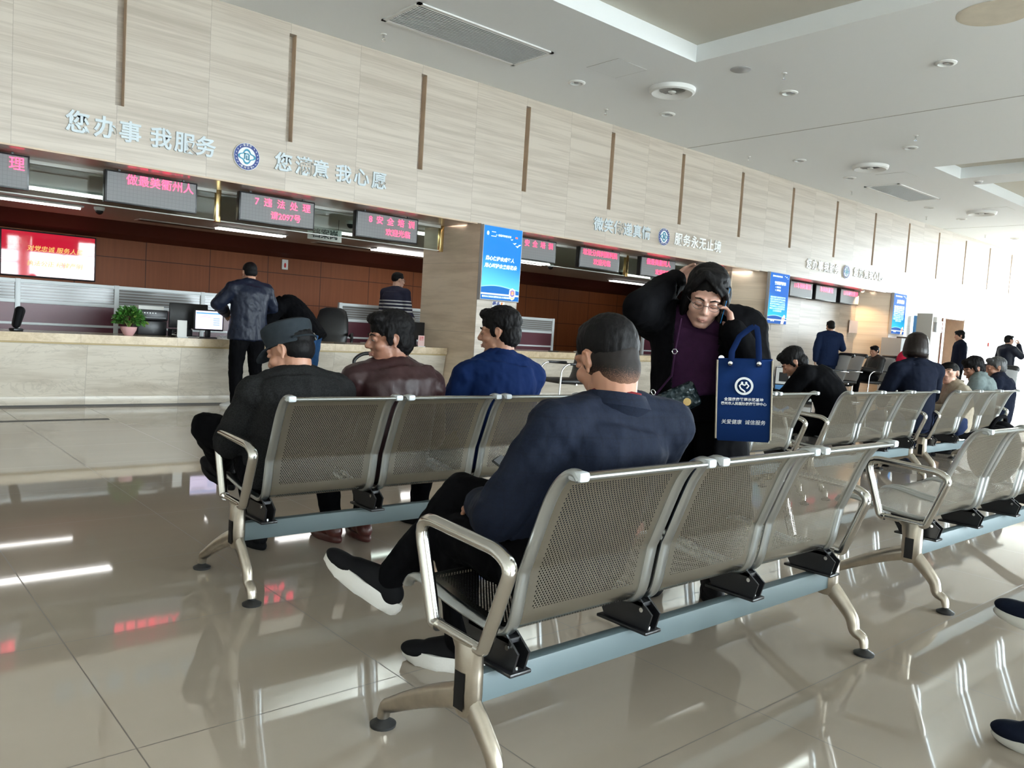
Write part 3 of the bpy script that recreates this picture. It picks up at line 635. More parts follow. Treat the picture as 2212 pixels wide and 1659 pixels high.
# ---------------------------------------------------------------- slogans and emblems on the stone band
def slogan(chars, xs, z, size, mat, label, group):
    t = thing('slogan_sign', label, 'lettering', (sum(xs)/len(xs), WY, z), 0, group)
    for c, x in zip(chars, xs): text('character', c, size, mat, t, (x-t.location.x, -.008, 0), depth=.014, bold=.022)
lin = lambda a, b, n: [a+(b-a)*k/(n-1) for k in range(n)]
SG = 'raised metal slogans on the stone wall'
slogan('您办事我服务', [1.92, 2.17, 2.40, 2.70, 2.94, 3.16], 2.852, .22, 'letter_silver', 'silver characters 您办事 我服务 high on the stone wall at the left', SG)
slogan('您满意我心愿', [4.05, 4.30, 4.52, 4.82, 5.07, 5.32], 2.848, .22, 'letter_silver', 'pale grey characters 您满意 我心愿 on the stone wall right of the first emblem', SG)
slogan('微笑传递真情', lin(9.33, 10.49, 6), 2.835, .22, 'letter_silver', 'silver characters 微笑传递真情 left of the second emblem', SG)
slogan('服务永无止境', lin(11.36, 12.52, 6), 2.84, .22, 'letter_silver_lit', 'silver characters 服务永无止境, coloured as brightly lit, right of the second emblem', SG)
slogan('您办事我服务', [15.79, 16.03, 16.27, 16.52, 16.76, 16.99], 2.85, .22, 'letter_silver_lit', 'silver characters 您办事 我服务, coloured as brightly lit, left of the farthest emblem', SG)
slogan('您满意我心愿', lin(17.86, 19.1, 6), 2.865, .22, 'letter_silver_lit', 'silver characters 您满意 我心愿, coloured as brightly lit, right of the farthest emblem', SG)
def emblem(x, label):
    t = thing('round_emblem', label, 'emblem', (x, WY, 2.845), 0, 'round blue emblems on the stone wall'); R = .148
    def ring(r0, r1, y, n=40): return MB().rings([[V((cos(2*pi*i/n)*r, yy, sin(2*pi*i/n)*r)) for i in range(n)] for r, yy in ((r0, y), (r1, y), (r1, y+.02), (r0, y+.02))], closed=True)
    MB().cyl((0, -.02, 0), (0, 0, 0), R, seg=48).build('disc', 'white_ink', t)
    ring(R*.70, R*.97, -.024).build('blue_ring', 'navy_ink', t)
    def quatre(s, y, name, mat):
        n = 64; ro = []; ri = []
        for i in range(n):
            a = 2*pi*i/n; r = .074+.016*cos(4*a); ro.append(V((cos(a)*r*1.14*s, y, sin(a)*r*.92*s))); ri.append(V((cos(a)*r*.92*s*s, y, sin(a)*r*.70*s*s)))
        m = MB(); m.rings([ro, ri, [p+V((0, .006, 0)) for p in ri], [p+V((0, .006, 0)) for p in ro]], closed=True); m.build(name, mat, t)
    quatre(1.0, -.027, 'cloud_outline', 'teal_ink')
    mk = MB()
    for a, b in (((-.03, -.03), (-.018, .034)), ((.018, -.03), (.03, .026)), ((-.03, .024), (.02, .036)), ((-.006, -.036), (.004, .012)), ((-.006, -.036), (.03, -.026))): mk.box((a[0], -.028, a[1]), (b[0], -.02, b[1]))
    mk.build('centre_mark', 'teal_ink', t)
    lv = MB()
    for sgn in (-1, 1):
        for k in range(7):
            a = rad(-52+17*k); c = V((sgn*cos(a)*R*.84, -.026, sin(a)*R*.84)); lv.ball(c, (.010, .002, .004), Euler((0, -sgn*(a+.7), 0)), 2)
    lv.build('laurel', 'white_ink', t)
    for a, c in zip((122, 106, 90, 74, 58), '一窗受理 '): text('ring_character', c, .028, 'white_ink', t, (cos(rad(a))*R*.84, -.026, sin(rad(a))*R*.84), (pi/2, rad(a-90)*-1, 0)) if c != ' ' else None
    for a, c in zip((243, 261, 279, 297), '衢州公安'): text('ring_character', c, .028, 'white_ink', t, (cos(rad(a))*R*.84, -.026, sin(rad(a))*R*.84), (pi/2, -rad(a+90), 0))
emblem(3.612, 'round blue and white cloud emblem between the two silver slogans at left'); emblem(10.95, 'second round blue emblem along the stone wall, above the middle bay'); emblem(17.41, 'farthest round blue emblem between silver characters')
# ---------------------------------------------------------------- backlit posters on the piers
def lightbox(x0, x1, z0, z1, label, first):
    w = x1-x0; h = z1-z0; t = thing('light_box', label, 'light box', (x0, WY-.014, z0), 0, 'blue backlit posters on the stone piers')
    MB().box((-.012, -.07, -.012), (w+.012, 0, h+.012), .003).build('case', 'grey_plastic', t)
    MB().box((0, -.074, 0), (w, -.07, h)).build('poster', 'poster_sky' if first else 'poster_blue', t, smooth=False)
    y = -.077; T = lambda n, b, s, x, z, m='poster_text', **k: text(n, b, s, m, t, (x*w, y, z*h), depth=.002, **k)
    b = MB()
    for cx, cz, s in ((.80, .80, 1), (.88, .765, 1.1), (.72, .85, .7), (.94, .79, .8)) if first else ((.83, .94, .9), (.75, .955, .6), (.9, .915, .6)):
        p = V((cx*w, y, cz*h)); s *= .035*w/.7
        for q in ((-1, .3, .2, -.35, .25, .2), (1.1, .55, .15, -.3, -.1, .3)): b.bm.faces.new([b.bm.verts.new(p+V((q[i]*s, 0, q[i+1]*s))) for i in (0, 2, 4)])
    b.build('doves', 'poster_text', t, smooth=False)
    if first:
        T('title_line', '热心保护未成年人', .066, .44, .56, shear=.2, bold=.02); T('title_line', '用心呵护未来的花朵', .066, .47, .46, shear=.2, bold=.02)
        T('header', '二', .10, .24, .89); T('header', '|一堂最早的普法课', .034, .50, .885); MB().ball((.09*w, y, .90*h), (.022, .002, .03)).build('flower_mark', 'poster_text_dim', t); MB().box((.82*w, y, .875*h), (.88*w, y+.003, .90*h)).build('red_mark', 'badge_red', t)
        T('footer', '衢州市公安局交通警察支队车辆管理所 宣', .030, .42, .035)
        def badge(cx, cz, s):
            B = lambda r, yy, n, m: MB().cyl((cx, y-yy, cz), (cx, y, cz), r*s, seg=32).build(n, m, t)
            MB().prism([(cx-.062*s, cz+.07*s), (cx, cz+.10*s), (cx+.062*s, cz+.07*s), (cx+.07*s, cz-.02*s), (cx+.045*s, cz-.075*s), (cx, cz-.10*s), (cx-.045*s, cz-.075*s), (cx-.07*s, cz-.02*s)], 1, y, y+.002).build('police_badge', 'badge_white', t, smooth=False)
            MB().prism([(cx-.048*s, cz+.055*s), (cx, cz+.075*s), (cx+.048*s, cz+.055*s), (cx+.048*s, cz-.02*s), (cx, cz-.05*s), (cx-.048*s, cz-.02*s)], 1, y-.002, y).build('badge_shield', 'badge_blue', t, smooth=False)
            MB().cyl((cx, y-.003, cz+.02*s), (cx, y, cz+.02*s), .034*s, seg=28).build('badge_disc', 'badge_red', t)
            MB().ball((cx, y-.003, cz+.03*s), (.012*s, .001, .012*s)).box((cx-.018*s, y-.004, cz-.004*s), (cx+.018*s, y-.002, cz+.01*s)).build('badge_gate', 'badge_gold', t)
            MB().prism([(cx-.05*s, cz-.055*s), (cx+.05*s, cz-.055*s), (cx+.03*s, cz-.085*s), (cx-.03*s, cz-.085*s)], 1, y-.002, y).build('badge_ribbon', 'badge_gold', t, smooth=False)
        badge(.82*w, .095*h, .86)
    else:
        T('title_line', '交通温馨提示' if x0 < 16 else '办事须知', .07 if x0 < 16 else .1, .52, .80, bold=.02); T('header', '衢州市公安局交警支队', .036, .36, .935)
        rows = [(.72, '1  注意安全'), (.66, '2  文明驾驶')] if x0 < 16 else []
        for z, s in rows: T('body_text', s, .040, .42, z)
        body = '请您自觉遵守交通法规守护平安文明出行人人有责'
        n = 7 if x0 < 16 else 9; z0_ = .52 if x0 < 16 else .68
        for k in range(n): T('body_text', (body*2)[k*3:k*3+14-(6 if k == n-1 else 0)], .040, .46, z0_-k*.045, 'poster_text_dim')
        b = MB()
        b.prism([(.70*w, .0), (.84*w, .0), (.90*w, .10*h), (.92*w, .17*h), (.86*w, .19*h), (.80*w, .16*h), (.74*w, .11*h)], 1, y, y+.002); b.build('printed_hand', 'poster_skin', t, smooth=False)
        b = MB(); b.prism([(.79*w, .09*h), (.87*w, .10*h), (.88*w, .13*h), (.83*w, .12*h), (.79*w, .125*h)], 1, y-.002, y); b.build('printed_heart', 'badge_red', t, smooth=False)
        T('footer', '交警  宣传', .030, .25, .05)
        if x0 < 16: MB().cyl((.3*w, -.03, -.012), (.3*w, -.03, -.14), .004, seg=6).build('power_cord', 'dark_metal', t)
lightbox(6.985, 7.68, 1.515, 2.53, 'blue backlit poster with white doves on the nearest stone pier', True)
lightbox(14.25, 14.95, 1.55, 2.55, 'blue backlit poster on the second stone pier, above the bins', False)
lightbox(19.75, 20.43, 1.575, 2.55, 'farthest blue backlit poster, on the last stone pier', False)
t = thing('wall_notice', 'small square white notice with an orange 1 under the nearest blue poster', 'notice', (7.26, WY-.012, 1.33))
MB().box((0, -.005, 0), (.225, 0, .165)).build('sheet', 'paper', t, smooth=False)
text('lettering', '最多', .07, 'navy_ink', t, (.062, -.007, .125), shear=.2, bold=.03, depth=.001); text('lettering', '跑', .075, 'navy_ink', t, (.075, -.007, .045), shear=.2, bold=.03, depth=.001)
text('number', '1', .17, 'orange_ink', t, (.145, -.007, .085), shear=.25, bold=.035, depth=.001); text('lettering', '次', .055, 'navy_ink', t, (.19, -.007, .04), shear=.2, bold=.02, depth=.001)
# ---------------------------------------------------------------- on the office wall
t = thing('wall_screen', 'large wall screen showing red with gold characters, at the left', 'television', (2.22, 15.4, 1.475)); w, h = 1.42, .76
MB().box((0, -.09, 0), (w, 0, h), .01).build('bezel', 'black_plastic', t)
def tvm():
    m, nt, b = newmat('tv_glass'); setin(b, Base_Color=(.10, .004, .010, 1), Roughness=.04, Emission_Color=(.62, .012, .04, 1), Emission_Strength=.42); b.inputs['Specular IOR Level'].default_value = .8
tvm()
MB().box((.025, -.095, .025), (w-.025, -.09, h-.025)).build('screen', 'tv_glass', t, smooth=False)
text('lettering', '对党忠诚 服务人民', .10, 'tv_gold', t, (w*.56, -.099, h*.62), shear=.15, depth=.001); text('lettering', '执法公正 纪律严明', .10, 'tv_gold', t, (w*.56, -.099, h*.30), shear=.15, depth=.001)
t = thing('alarm_light', 'small white wall plate with a red lamp on the wood panelling', 'alarm', (7.06, 15.4, 2.02)); MB().box((0, -.03, 0), (.13, 0, .2), .006).build('plate', 'white_paint', t); MB().ball((.065, -.03, .085), (.022, .02, .05)).build('lamp', 'red_ink', t)
# notice film, kiosk, boards and door signs at the far end
t = thing('notice_board', 'pale notice sheet on the flank of the last bay, left of the last poster', 'notice', (18.98, 9.5, 1.53)); MB().box((0, -.014, 0), (.42, 0, .3)).build('film', 'notice_film', t, smooth=False)
for k in range(7): MB().box((.04, -.016, .045+k*.033), (.38-.03*(k % 3), -.0135, .052+k*.033)).build('text_line', 'grey_plastic', t, smooth=False)
t = thing('desk_kiosk', 'grey steel self-service kiosk with sloped top below the last poster', 'kiosk', (19.45, 8.25, 0), rad(-8))
MB().prism([(-.3, 0), (.3, 0), (.3, 1.0), (.02, 1.46), (-.3, 1.46)], 1, 0, .5).build('cabinet', 'grey_plastic', t, smooth=False); MB().prism([(.305, 1.02), (.33, 1.03), (.06, 1.47), (.03, 1.46)], 1, .02, .48).build('touch_screen', 'screen_white', t, smooth=False); MB().box((-.02, -.01, 1.46), (.06, .3, 1.5)).build('top_cap', 'dark_metal', t)
t = thing('display_board', 'tall freestanding board with a blue edge beside the last poster', 'board', (20.95, 8.74, 0), rad(-90)); MB().box((0, 0, .1), (.37, .06, 2.14), .004).build('panel', 'board_beige', t); MB().box((-.13, .12, .1), (-.02, .18, 2.08), .004).build('side_panel', 'blue_light', t); MB().box((-.14, .0, 0), (.39, .2, .1), .004).build('base', 'grey_plastic', t)
t = thing('exit_sign', 'small grey lit sign box above the left of the far door', 'sign', (22.45, WY, 1.72)); MB().box((0, -.06, 0), (.36, 0, .3), .005).build('case', 'grey_plastic', t); MB().box((.03, -.064, .03), (.33, -.059, .15)).build('plate', 'plate_lit', t, smooth=False); MB().box((-.12, -.1, .26), (.1, 0, .40), .01).build('bracket', 'off_white', t)
tag(MB().box((26.4, WY-.03, 1.46), (26.5, WY, 1.58), .01).build('call_point', 'red_ink'), 'tiny red fire call point on the bright wall right of the far door', 'fire alarm')
# ---------------------------------------------------------------- waiting benches
PROF = [(-.078, .800), (-.066, .812), (-.045, .812), (-.02, .796), (.0, .772), (.023, .730), (.058, .640), (.086, .566), (.0935, .549), (.097, .530), (.106, .474), (.115, .425), (.130, .393), (.158, .376), (.20, .374), (.29, .381), (.377, .391), (.472, .408), (.53, .412), (.565, .402), (.582, .378)]
def catmull(P, n=3):
    out = []
    for i in range(len(P)-1):
        p0 = V(P[max(i-1, 0)]); p1 = V(P[i]); p2 = V(P[i+1]); p3 = V(P[min(i+2, len(P)-1)])
        for k in range(n):
            t = k/n; out.append(.5*((2*p1)+(p2-p0)*t+(2*p0-5*p1+4*p2-p3)*t*t+(3*p1-p0-3*p2+p3)*t**3))
    return out+[V(P[-1])]
def sheet_mesh(w):
    path = catmull(PROF, 3); s = [0]
    for a, b in zip(path, path[1:]): s.append(s[-1]+(b-a).length)
    xs = [0, .012, .068, w-.068, w-.012, w]; S = s[-1]
    bm = bmesh.new(); uvl = bm.loops.layers.uv.new('UVMap'); vv = [[bm.verts.new((x, p.x, p.y)) for x in xs] for p in path]
    pf = bm.faces.layers.float.new('perf')
    for i in range(len(path)-1):
        m = (s[i]+s[i+1])/2; on = (.10 < m < .455) or (.50 < m < S-.075)
        for j in range(len(xs)-1):
            f = bm.faces.new((vv[i][j], vv[i][j+1], vv[i+1][j+1], vv[i+1][j])); f.smooth = True; f[pf] = 1.0 if (on and j == 2) else 0.0
            for l, (a, b) in zip(f.loops, ((i, j), (i, j+1), (i+1, j+1), (i+1, j))): l[uvl].uv = (xs[b], s[a])
    me = bpy.data.meshes.new('seat_shell'); bm.to_mesh(me); bm.free(); me.materials.append(MATS['perforated_steel']); return me
def make_bench():
    b = thing('waiting_bench', 'x', 'bench'); path = catmull(PROF, 3); W = .515
    sm = sheet_mesh(W)
    for k in range(3):
        x0 = .075+k*.5425; st = link('seat', sm, b, (x0, 0, 0))
        for xx in (.017, W-.017):
            # flat oval edge tube following the seat profile
            m = MB(); rs = []
            for i, p in enumerate(path):
                d = (path[min(i+1, len(path)-1)]-path[max(i-1, 0)]).normalized(); nrm = V((-d.y, d.x))
                rs.append([V((xx+cos(t)*.0195, p.x+nrm.x*sin(t)*.011, p.y+nrm.y*sin(t)*.011)) for t in [2*pi*q/12 for q in range(12)]])
            m.rings(rs).build('side_frame', 'steel_frame', st)
            e = MB().box((xx-.017, -.088, .797), (xx+.017, -.046, .821), .007).build('end_cap', 'cap_white', st)
        MB().tube([(.03, -.078, .806), (W-.03, -.078, .806)], .006, 8).build('top_rod', 'steel_frame', st)
    MB().box((.02, .150, .212), (1.73, .190, .286), .004).build('beam', 'beam_paint', b)
    for x in (.10, .604, 1.146, 1.655):
        m = MB()
        for dx in (-.02, .016): m.prism([(.10, .292), (.26, .292), (.31, .372), (.20, .371), (.135, .382), (.085, .345)], 0, x+dx, x+dx+.006)
        m.box((x-.035, .09, .286), (x+.035, .28, .296), .003); m.box((x-.02, .12, .36), (x+.02, .28, .372))
        br = m.build('seat_bracket', 'black_plastic', b)
        MB().cyl((x, .11, .294), (x, .11, .304), .007, seg=8).cyl((x-.026, .12, .352), (x-.022, .12, .352), .007, seg=8).build('bolt', 'chrome', br)
    for x, sg in ((0, -1), (1.75, 1)):
        lp = fillet([(x, .30, .366), (x, .322, .366), (x, .412, .628), (x, .085, .612), (x, .036, .585), (x, .118, .362), (x, .14, .362)], [.012, .07, .06, .05, .01], 5)
        arm = MB().tube(lp, .0195, 12, flat=.85)
        arm.tube([(x, .120, .364), (x, .322, .368)], .0125, 10).build('armrest', 'steel_arm', b)
        # cast post, oval section
        m = MB(); rs = []
        for z, ry, rx, cy in ((.185, .030, .020, .172), (.20, .044, .026, .170), (.24, .046, .028, .168), (.30, .045, .028, .168), (.345, .048, .026, .172), (.362, .062, .020, .180)):
            rs.append([V((x+cos(t)*rx, cy+sin(t)*ry, z)) for t in [2*pi*q/16 for q in range(16)]])
        post = m.rings(rs).build('leg_post', 'steel_leg', b)
        MB().box((x+sg*.024-.004, .150, .205), (x+sg*.024+.008*sg+.004, .188, .298), .004).build('cover_plate', 'black_plastic', post)
        for y0, y1 in ((.155, .0), (.20, .535)):
            d = 1 if y1 > y0 else -1
            pts = catmull([(y0, .222), (y0+(y1-y0)*.30, .180), (y0+(y1-y0)*.62, .126), (y1-d*.042, .078), (y1-d*.010, .060), (y1, .026)], 4)
            rr = [.034-.020*i/(len(pts)-1) for i in range(len(pts))]; rs = []
            for i, p in enumerate(pts):
                dd = (pts[min(i+1, len(pts)-1)]-pts[max(i-1, 0)]).normalized(); n = V((-dd.y, dd.x)); r = rr[i]; hx = .019
                rs.append([V((x+cos(t)*hx, p.x+n.x*sin(t)*r, p.y+n.y*sin(t)*r)) for t in [2*pi*q/14 for q in range(14)]])
            leg = MB().rings(rs).build('leg', 'steel_leg', b)
            MB().lathe([(.001, 0), (.036, 0), (.037, .008), (.022, .016), (.012, .022), (.012, .04), (.001, .04)], (x, y1, 0), 20).build('foot_pad', 'rubber', leg)
    return b
bench = make_bench(); bench['group'] = 'perforated steel waiting benches'
BENCHES = [((1.2, 1.305), 'nearest steel bench, its left seat taken by the man in plaid navy blazer'),
 ((3.755, 1.325), 'steel bench with empty seats cut by the right photo edge'),
 ((1.275, 2.919), 'steel bench holding the grey cap, maroon jacket and bright blue jacket'),
 ((3.62, 2.9), 'steel bench mostly hidden behind the standing woman and her blue tote bag'),
 ((5.68, 2.9), 'steel bench in the second row with the bob-haired woman at its right end'),
 ((7.72, 2.9), 'steel bench in the second row with the grey-green and navy jackets, at the right'),
 ((2.45, -.30), 'steel bench beside the camera, under the sitter with the navy shoes')]
for i, ((x, y), lb) in enumerate(BENCHES):
    o = bench if i == 0 else copytree(bench); o.location = (x, y, 0); o['label'] = lb; o['group'] = bench['group']
# ---------------------------------------------------------------- chairs
def office_chair(loc, rz, label):
    t = thing('office_chair', label, 'chair', (*loc, 0), rz)
    MB().box((-.25, -.24, .43), (.25, .26, .53), .045, 3).build('seat', 'black_leather', t)
    m = MB(); m.rings([[V((cos(a)*w*(1 if abs(cos(a)) < .9 else .97), y+sin(a)*.05, z)) for a in [2*pi*i/16 for i in range(16)]] for z, w, y in ((.52, .14, -.25), (.56, .22, -.27), (.75, .25, -.29), (.95, .24, -.33), (1.08, .2, -.37), (1.12, .12, -.385))]); m.build('backrest', 'black_leather', t)
    for s in (-1, 1): MB().tube(fillet([(s*.26, -.27, .70), (s*.30, -.24, .74), (s*.30, .05, .72), (s*.30, .16, .62), (s*.27, .05, .50), (s*.24, .0, .46)], .07), .022, 10).build('armrest', 'black_plastic', t)
    MB().cyl((0, 0, .09), (0, 0, .43), .03).build('gas_column', 'black_plastic', t)
    st = MB()
    for k in range(5): a = 2*pi*k/5; st.capsule((0, 0, .11), (cos(a)*.29, sin(a)*.29, .075), .03, .018)
    bs = st.build('star_base', 'black_plastic', t)
    for k in range(5): a = 2*pi*k/5; MB().cyl((cos(a)*.29-.02*sin(a), sin(a)*.29+.02*cos(a), .03), (cos(a)*.29+.02*sin(a), sin(a)*.29-.02*cos(a), .03), .03).build('caster', 'black_plastic', bs)
    return t
office_chair((4.86, 8.05), rad(78), 'black office chair with curved arms before the left counter, behind the maroon jacket')
def visitor_chair(loc, rz, label, back='black_leather'):
    t = thing('visitor_chair', label, 'chair', (*loc, 0), rz, 'chrome framed visitor chairs')
    MB().box((-.24, -.22, .40), (.24, .25, .47), .03, 3).build('seat', 'black_leather', t)
    p = catmull([(-.20, .44), (-.25, .55), (-.29, .75), (-.35, .95), (-.40, 1.02)], 3)
    m = MB(); m.rings([[V((cos(a)*.235, q.x+sin(a)*.028, q.y)) for a in [2*pi*i/16 for i in range(16)]] for q in p]); m.build('backrest', back, t)
    MB().capsule((-.2, -.40, 1.0), (.2, -.40, 1.0), .05).build('head_roll', 'black_leather', t)
    for s in (-1, 1):
        MB().tube(fillet([(s*.27, -.30, .66), (s*.27, .18, .68), (s*.27, .27, .60), (s*.27, .30, .02), (s*.27, -.28, .016), (s*.27, -.31, .016)], [.05, .06, .06, .04]), .013, 10).build('frame', 'chrome', t)
        MB().box((s*.27-.02, -.18, .665), (s*.27+.02, .14, .70), .012).build('arm_pad', 'black_plastic', t)
    MB().cyl((-.27, -.28, .016), (.27, -.28, .016), .012).cyl((-.27, .0, .40), (.27, .0, .40), .012).cyl((-.27, -.30, .66), (.27, -.30, .66), .012).build('cross_bar', 'chrome', t)
    return t
visitor_chair((8.05, 8.1), rad(80), 'chrome framed black visitor chair before the farther counter, beside the large dark head')
visitor_chair((16.55, 8.35), rad(60), 'empty grey-backed visitor chair beside the standing man in the blue suit', 'grey_plastic')
visitor_chair((17.65, 8.2), rad(62), 'grey-backed visitor chair in which the man with folded hands sits', 'grey_plastic')
visitor_chair((15.85, 8.3), rad(60), 'visitor chair mostly hidden left of the man in the blue suit', 'grey_plastic')
visitor_chair((11.55, 3.8), rad(100), 'grey-backed visitor chair cut by the right photo edge behind the far bench', 'grey_plastic')
office_chair((5.75, 10.75), rad(150), 'black office chair behind the left counter, right of the man in jeans').location.z = .15
# ---------------------------------------------------------------- office partitions
def partition(x0, x1, y, label, bays, z1=1.355):
    t = thing('desk_partition', label, 'partition', (x0, y, .15), 0, 'white framed desk partitions'); L = x1-x0; H = z1-.15
    f = MB()
    for z, h in ((H-.045, .045), (H-.285, .045), (H-.545, .03), (0.02, .06)): f.box((0, -.025, z), (L, .025, z+h), .004)
    f.build('rail', 'frame_white', t)
    for k in range(bays+1):
        x = L*k/bays; MB().box((x-.028, -.03, 0), (x+.028, .03, H+.004), .004).build('post', 'frame_white', t)
        if k < bays:
            MB().box((x+.028, -.008, H-.24), (L*(k+1)/bays-.028, .008, H-.045)).build('glass_pane', 'blind_glass', t, smooth=False)
            MB().box((x+.028, -.014, H-.515), (L*(k+1)/bays-.028, .014, H-.285)).build('fabric_panel', 'maroon', t, smooth=False)
            MB().box((x+.028, -.014, .08), (L*(k+1)/bays-.028, .014, H-.545)).build('lower_panel', 'maroon', t, smooth=False)
    return t
partition(.72, 5.1, 11.2, 'white framed desk partition with maroon panels below the wall screen', 4)
partition(6.12, 8.3, 11.2, 'white framed desk partition behind the man in the striped sweater', 1)
partition(8.4, 10.67, 11.2, 'white framed desk partition with maroon panel seen right of the first pier', 2)
partition(13.35, 14.5, 11.2, 'white framed desk partition seen left of the woman on the phone', 2)
# ---------------------------------------------------------------- on and behind the counters
CT = .782
def monitor(loc, rz, w, h, label, screen='black_plastic', z=CT, lift=.09):
    t = thing('monitor', label, 'monitor', (*loc, z), rz)
    MB().box((-w/2, -.03, lift), (w/2, .015, lift+h), .008).build('case', 'black_plastic', t)
    s = MB().box((-w/2+.015, -.034, lift+.02), (w/2-.015, -.029, lift+h-.015)).build('screen', screen, t, smooth=False)
    if screen == 'screen_white':
        MB().box((-w/2+.02, -.036, lift+h*.80), (w/2-.02, -.033, lift+h*.86)).build('menu_bar', 'screen_blue', s, smooth=False)
        for k in range(4): MB().box((w*.14, -.036, lift+h*(.28+.10*k)), (w*.36, -.033, lift+h*(.31+.10*k))).build('button', 'screen_blue', s, smooth=False)
        for k in range(6): MB().box((-w*.4, -.036, lift+h*(.62+.025*k)), (w*(.02+.03*(k % 3)), -.033, lift+h*(.628+.025*k))).build('text_line', 'grey_plastic', s, smooth=False)
    MB().box((-.03, .0, .01), (.03, .03, lift+.05), .005).box((-.11, -.07, 0), (.11, .09, .014), .006).build('stand', 'black_plastic', t)
    return t
monitor((3.42, 10.0), rad(172), .44, .30, 'large black monitor seen from behind on the left counter', z=CT, lift=.10)
monitor((3.56, 9.72), rad(-6), .34, .25, 'small monitor with lit white screen beside the man in navy quilted jacket', 'screen_white')
monitor((7.0, 9.95), rad(8), .30, .26, 'black monitor at the right end of the left counter by the first pier', z=CT).location = (6.72, 9.98, CT)
monitor((10.9, 10.0), rad(165), .40, .28, 'black monitor on the farther counter beside the big head of the seated man')
monitor((13.5, 9.95), rad(175), .38, .25, 'dark monitor on the farther counter left of the standing woman')
t = thing('printer', 'black printer stack with white paper on top, left of the monitors on the counter', 'printer', (3.01, 10.12, CT), rad(-4))
MB().box((-.16, -.14, 0), (.16, .16, .17), .012).build('lower_unit', 'black_plastic', t); MB().box((-.17, -.15, .175), (.17, .16, .30), .015).build('upper_unit', 'black_plastic', t); MB().box((-.14, -.17, .20), (.14, -.10, .215)).build('paper_tray', 'black_plastic', t); MB().box((-.15, -.10, .30), (.13, .1, .345), .003).build('paper_stack', 'paper', t)
b = MB()
for k in range(6): b.box((-.13+.03*k, -.152, .255), (-.115+.03*k, -.149, .268))
b.build('keypad', 'white_ink', t)
t = thing('counter_sign', 'plain white upright plate standing on the left counter before the monitors', 'sign', (3.22, 9.62, CT)); MB().box((-.055, -.006, 0), (.055, .006, .20), .003).build('plate', 'paper', t); MB().box((-.06, -.04, 0), (.06, .04, .008), .002).build('foot', 'frame_white', t)
t = thing('card_holder', 'upright pink printed card on the counter right of the maroon jacket', 'sign', (6.61, 9.66, CT), rad(-10)); MB().box((-.05, -.004, 0), (.05, .004, .16), .002).build('card', 'paper_pink', t); text('lettering', '温馨\n提示', .034, 'red_ink', t, (0, -.006, .115), line=.9, depth=.001); MB().box((-.055, -.03, 0), (.055, .03, .008)).build('base', 'frame_white', t)
t = thing('counter_device', 'black rounded upright device at the far left of the counter', 'device', (1.56, 9.66, CT), rad(20))  # upright black device of unknown kind
MB().capsule((0, 0, .07), (.035, 0, .21), .042, .05).build('body', 'black_plastic', t); MB().box((-.05, -.05, 0), (.05, .05, .03), .01).build('base', 'black_plastic', t); MB().capsule((-.015, -.03, .06), (.02, -.03, .22), .03, .035).build('front_shell', 'black_soft', t)
t = thing('desk_equipment', 'low black box with cables under the lit screen on the counter', 'device', (3.30, 9.86, CT)); MB().box((-.14, -.08, 0), (.1, .08, .09), .01).build('box', 'black_plastic', t); MB().tube([V((-.1, -.09, .05)), V((-.16, -.14, .03)), V((.0, -.19, .008)), V((.12, -.16, .008)), V((.2, -.2, .008))], .004, 6).build('cable', 'paper', t)
t = thing('keyboard', 'white sloped keyboard before the lit screen on the left counter', 'keyboard', (3.78, 9.62, CT), rad(12)); MB().prism([(-.06, 0), (.06, 0), (.06, .035), (-.06, .012)], 0, -.13, .13).build('case', 'off_white', t, smooth=False)
for r in range(3): MB().box((-.115, -.045+.033*r, .018+.008*r), (.115, -.02+.033*r, .026+.008*r)).build('key_row', 'frame_white', t, smooth=False)
def papers(loc, label, n=4, sc=1.0):
    t = thing('paper_pile', label, 'paper', (*loc, CT)); r = random.Random(int(loc[0]*100))
    m = MB()
    for k in range(n):
        q = MB().box((-.105*sc, -.145*sc, 0), (.105*sc, .145*sc, .0025)); q.xf(Matrix.Translation((r.uniform(-.02, .02), r.uniform(-.02, .02), .003*k)) @ Matrix.Rotation(r.uniform(-.3, .3), 4, 'Z'))
        me = bpy.data.meshes.new('t'); q.bm.to_mesh(me); q.bm.free(); m.bm.from_mesh(me)
    m.build('sheets', 'paper', t, smooth=False)
papers((5.95, 9.9), 'white papers on the left counter behind the black office chair', 6); papers((13.15, 9.72), 'loose white papers on the farther counter near the woman on the phone', 5); papers((10.2, 9.85), 'white papers on the farther counter by the black monitor', 5)
tag(MB().box((-.035, -.07, 0), (.035, .07, .009), .004).build('smartphone', 'phone_body', None, (5.27, 9.62, CT), (0, 0, rad(70))), 'dark smartphone lying on the left counter edge left of the office chair', 'phone')
tag(MB().box((-.05, -.08, 0), (.05, .08, .012), .005).build('phone_case', 'black_plastic', None, (9.3, 9.7, CT), (0, 0, rad(60))), 'small dark object lying on the farther counter right of the blue jacket', 'phone')
